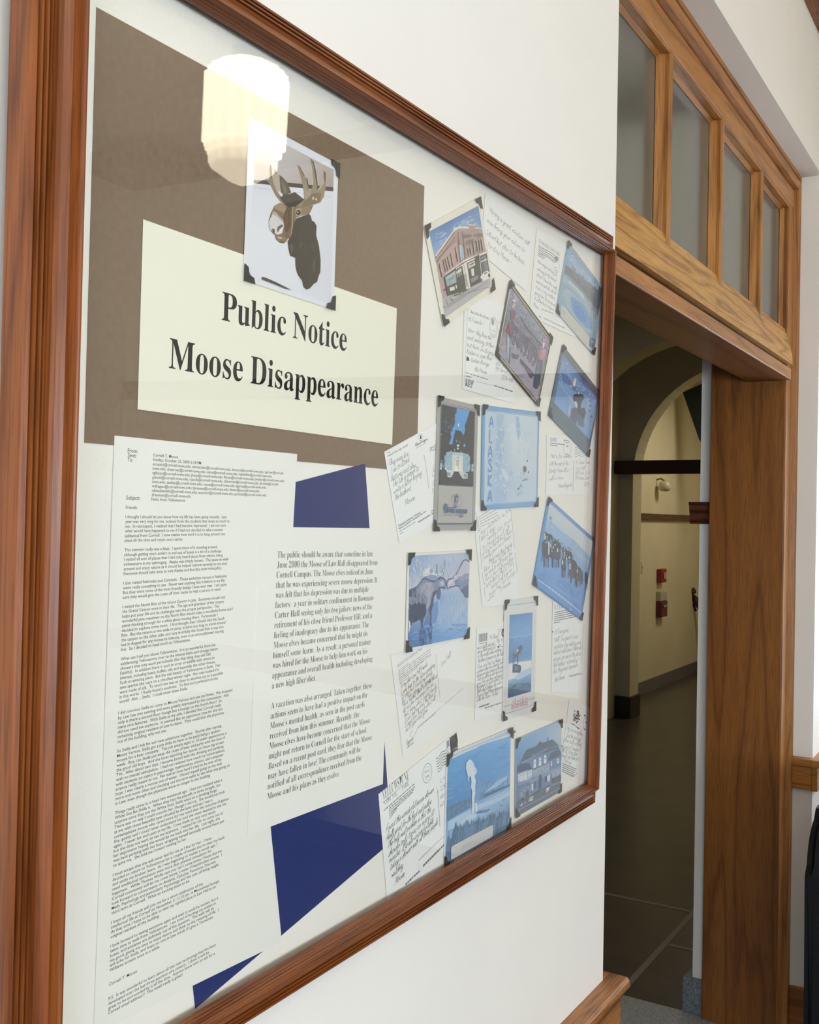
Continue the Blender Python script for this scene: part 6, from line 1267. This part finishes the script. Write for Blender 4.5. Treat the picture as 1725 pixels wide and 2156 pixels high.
a.many(('#dde9f0', [(395, 640), (430, 580), (470, 590), (495, 650), (490, 690), (520, 690), (542, 730), (535, 770), (505, 800), (525, 870), (520, 920), (500, 980), (520, 1040), (500, 1150), (505, 1250), (490, 1330), (470, 1325), (475, 1220), (470, 1080), (475, 1000), (458, 970), (465, 880), (455, 800), (420, 840), (405, 760), (388, 700)]), ('#cfe2ee', [(505, 1190), (540, 1170), (555, 1290), (520, 1305)]), ('#c9dfee', [(415, 800), (430, 790), (425, 880), (412, 870)]), ('#b9d5ea', [(505, 700), (540, 735), (530, 775), (505, 760)]))
a.dabs([(400, 610), (500, 640), (520, 800), (410, 800)], ['#eef3f4', '#c3dcec', '#d5e6f0'], 50, 50, 26, 80, 50, 7); a.dabs([(470, 880), (515, 880), (500, 1320), (475, 1320)], ['#f0f4f4', '#cfe0ec'], 30, 110, 10, 90, 4, 8)
a.many(('#cdd0cd', [(215, 1762), (750, 1478), (765, 1495), (758, 1625), (740, 1645), (195, 1955), (180, 1945), (186, 1790)]), ('#7e9cc0', [(185, 1968), (760, 1640), (990, 1540), (990, 1548), (180, 1985)]))
a.build('picture')
corners(s_, '0123', .0135)
# mansion
o = (1070, 1500, 9.079); s_ = front('blue card of a steep-roofed mansion at dusk in the bottom right corner', o, [(148, 515), (1028, 135), (1005, 1510), (135, 2012)], .0021, '#a9bed2')
a = Art(s_, *o)
a.clip = [(160, 520), (1026, 160), (1004, 1508), (138, 2005)]
a.grad([(160, 520), (1026, 160), (1004, 1508), (138, 2005)], ['#86b4de #8ab4da #9fbfdc #b9cbdc', '#6f9fcc #86add2 #a3bedA #c3d0dc', '#6f94ba #7b9cc0 #93afca #a9bdd2', '#8096b2 #8fa6c2 #9db2cc #9fb4cc', '#7f93ac #8ea3be #8c9fb8 #8397ae', '#7b8b9e #7d8da0 #74828f #6d7a87'], 20)
a.many(('#7590b4', [(175, 1010), (230, 960), (440, 870), (960, 640), (1020, 780), (1015, 1300), (500, 1560), (170, 1700)]), ('#5d7288', [(220, 970), (350, 715), (540, 640), (610, 548), (660, 580), (850, 512), (970, 632), (965, 680), (800, 740), (440, 880)]), ('#546880', [(175, 1030), (240, 980), (400, 960), (460, 1080), (300, 1120), (170, 1160)]), ('#566a80', [(760, 920), (820, 780), (960, 690), (1022, 780), (1000, 820), (830, 900)]), ('#4f6278', [(750, 480), (770, 470), (772, 545), (752, 552)]))
a.lines(.0012, '#92a9c2', [(250, 965), (440, 872), (770, 690), (960, 640)], [(430, 830), (770, 685)]); a.dabs([(300, 780), (820, 600), (900, 700), (300, 920)], ['#5a6e84', '#67809a', '#52667b'], 60, 70, 12, -25, 8, 3)
for x, y in ((485, 900), (585, 860), (682, 815)):
    a.many(('#e6eaee', [(x, y + 170), (x + 2, y + 30), (x + 12, y), (x + 28, y - 10), (x + 44, y + 8), (x + 50, y + 40), (x + 50, y + 150)]), ('#a9bace', [(x + 6, y + 60), (x + 46, y + 48), (x + 46, y + 70), (x + 6, y + 80)]))
a.many(('#9db0ca', [(470, 1110), (780, 955), (790, 1130), (640, 1190), (480, 1240)]), ('#5f7392', [(468, 1088), (770, 945), (770, 965), (470, 1100)])); a.dabs([(470, 1110), (780, 970), (790, 1110), (480, 1230)], ['#d3dbe6', '#8fa4c2', '#bac7d8', '#7d94b6'], 80, 60, 12, 90, 8, 4)
a.many(('#b9c6d8', [(180, 1180), (360, 1110), (460, 1090), (470, 1230), (380, 1290), (190, 1340)])); 
for x, y, w_, h_ in ((190, 1200, 30, 90), (232, 1180, 40, 140), (285, 1160, 20, 130), (310, 1150, 40, 150), (385, 1130, 24, 110), (420, 1110, 26, 100), (930, 890, 40, 90), (810, 940, 26, 90)): a.many(('#e3e8ee', [(x, y), (x + w_, y - w_ * .4), (x + w_, y + h_ - w_ * .4), (x, y + h_)]), ('#8fa3bd', [(x + 4, y + 30), (x + w_ - 4, y + 26 - w_ * .3), (x + w_ - 4, y + 36 - w_ * .3), (x + 4, y + 42)]))
a.many(('#8ea5c4', [(180, 1360), (470, 1260), (1015, 1000), (1012, 1080), (480, 1330), (175, 1470)]), ('#6f8aae', [(170, 1400), (400, 1320), (400, 1380), (172, 1470)]), ('#54677f', [(580, 1220), (600, 1190), (630, 1185), (640, 1240), (632, 1440), (582, 1470)]), ('#54677f', [(700, 1230), (735, 1210), (735, 1310), (702, 1330)]), ('#e3e7ec', [(740, 1220), (800, 1180), (795, 1300), (750, 1330)]), ('#5d7088', [(480, 1340), (525, 1320), (525, 1450), (482, 1470)]), ('#dfe5ec', [(440, 1370), (478, 1350), (478, 1480), (445, 1500)]), ('#aab9cb', [(830, 1130), (1010, 1060), (1008, 1180), (830, 1270)]))
a.dabs([(180, 1480), (420, 1380), (430, 1560), (190, 1640)], ['#a3b4ca', '#c9d3de', '#7d92ae'], 60, 60, 12, 88, 10, 5); a.dabs([(850, 1140), (1005, 1080), (1005, 1200), (850, 1280)], ['#dbe3ea', '#6c8096', '#8ea2b8'], 40, 50, 12, 85, 20, 6)
a.many(('#5f6f80', [(830, 1260), (1010, 1180), (1008, 1320), (840, 1360)]), ('#5a6a7a', [(430, 1580), (520, 1520), (800, 1380), (810, 1400), (560, 1540), (440, 1610)]), ('#697886', [(160, 1700), (400, 1600), (640, 1510), (1005, 1350), (1003, 1508), (138, 2005)]), ('#d3dbe2', [(420, 1610), (475, 1590), (470, 1680), (380, 1700)]), ('#dfe5ea', [(725, 1440), (790, 1420), (770, 1500), (720, 1530)]), ('#c9d3dc', [(245, 1735), (275, 1730), (265, 1785), (220, 1790)]), ('#c3ced8', [(300, 1710), (345, 1700), (325, 1740), (300, 1748)]), ('#55636f', [(240, 1640), (280, 1620), (300, 1680), (250, 1700)]), ('#5d6d80', [(330, 1540), (380, 1480), (390, 1600), (340, 1640)]))
a.dabs([(170, 1720), (1000, 1380), (1000, 1490), (150, 1960)], ['#74838f', '#5f6d7a', '#8593a0'], 80, 80, 10, -25, 10, 7); a.lines(.0014, '#94a3b4', [(170, 1870), (400, 1760), (1000, 1440)])
a.build('picture')
corners(s_, '0123', .0125)
# the small dead insect caught behind the glass
ip = pl(1081.5, 1541, .0045)
ins = d_obj('dead_insect', (ip[0], -.0045, ip[1])); tag(ins, 'tiny orange-brown dead insect at the top right corner of the geyser card', 'insect')
def blob(name, c, r, mat):
    bm = bmesh.new(); bmesh.ops.create_uvsphere(bm, u_segments=12, v_segments=8, radius=1)
    for v in bm.verts: v.co = Vector((c[0] + v.co.x * r[0], c[1] + v.co.y * r[1], c[2] + v.co.z * r[2]))
    return obj(name, bm, mat, ins, True)
blob('abdomen', (.0035, 0, -.0005), (.0030, .0008, .0018), plain('insect_orange', '#a5793f', .5)); blob('thorax', (-.001, 0, 0), (.0028, .0009, .0030), plain('insect_dark', '#4a4740', .5)); blob('wing', (.0005, 0, -.005), (.0022, .0003, .0040), plain('insect_wing', '#7d7f7b', .4))
obj('antenna', tube([(-.0005, 0, .002), (.001, 0, .006), (.0015, 0, .009)], .0003, 6), plain('insect_leg', '#8a8a86', .5), ins)

bpy.data.objects.remove(TO); bpy.data.curves.remove(TC)
# ------------------------------------------------------------------ picture settings
SC.view_settings.view_transform = 'Standard'; SC.view_settings.look = 'None'; SC.view_settings.gamma = 1.0; SC.view_settings.exposure = 0.24
SC.view_settings.use_curve_mapping = False
SC.cycles.use_denoising = True
SC.cycles.max_bounces = 8; SC.cycles.diffuse_bounces = 5; SC.cycles.glossy_bounces = 4; SC.cycles.transparent_max_bounces = 12
SC.cycles.caustics_reflective = False; SC.cycles.caustics_refractive = False; SC.cycles.sample_clamp_indirect = 6
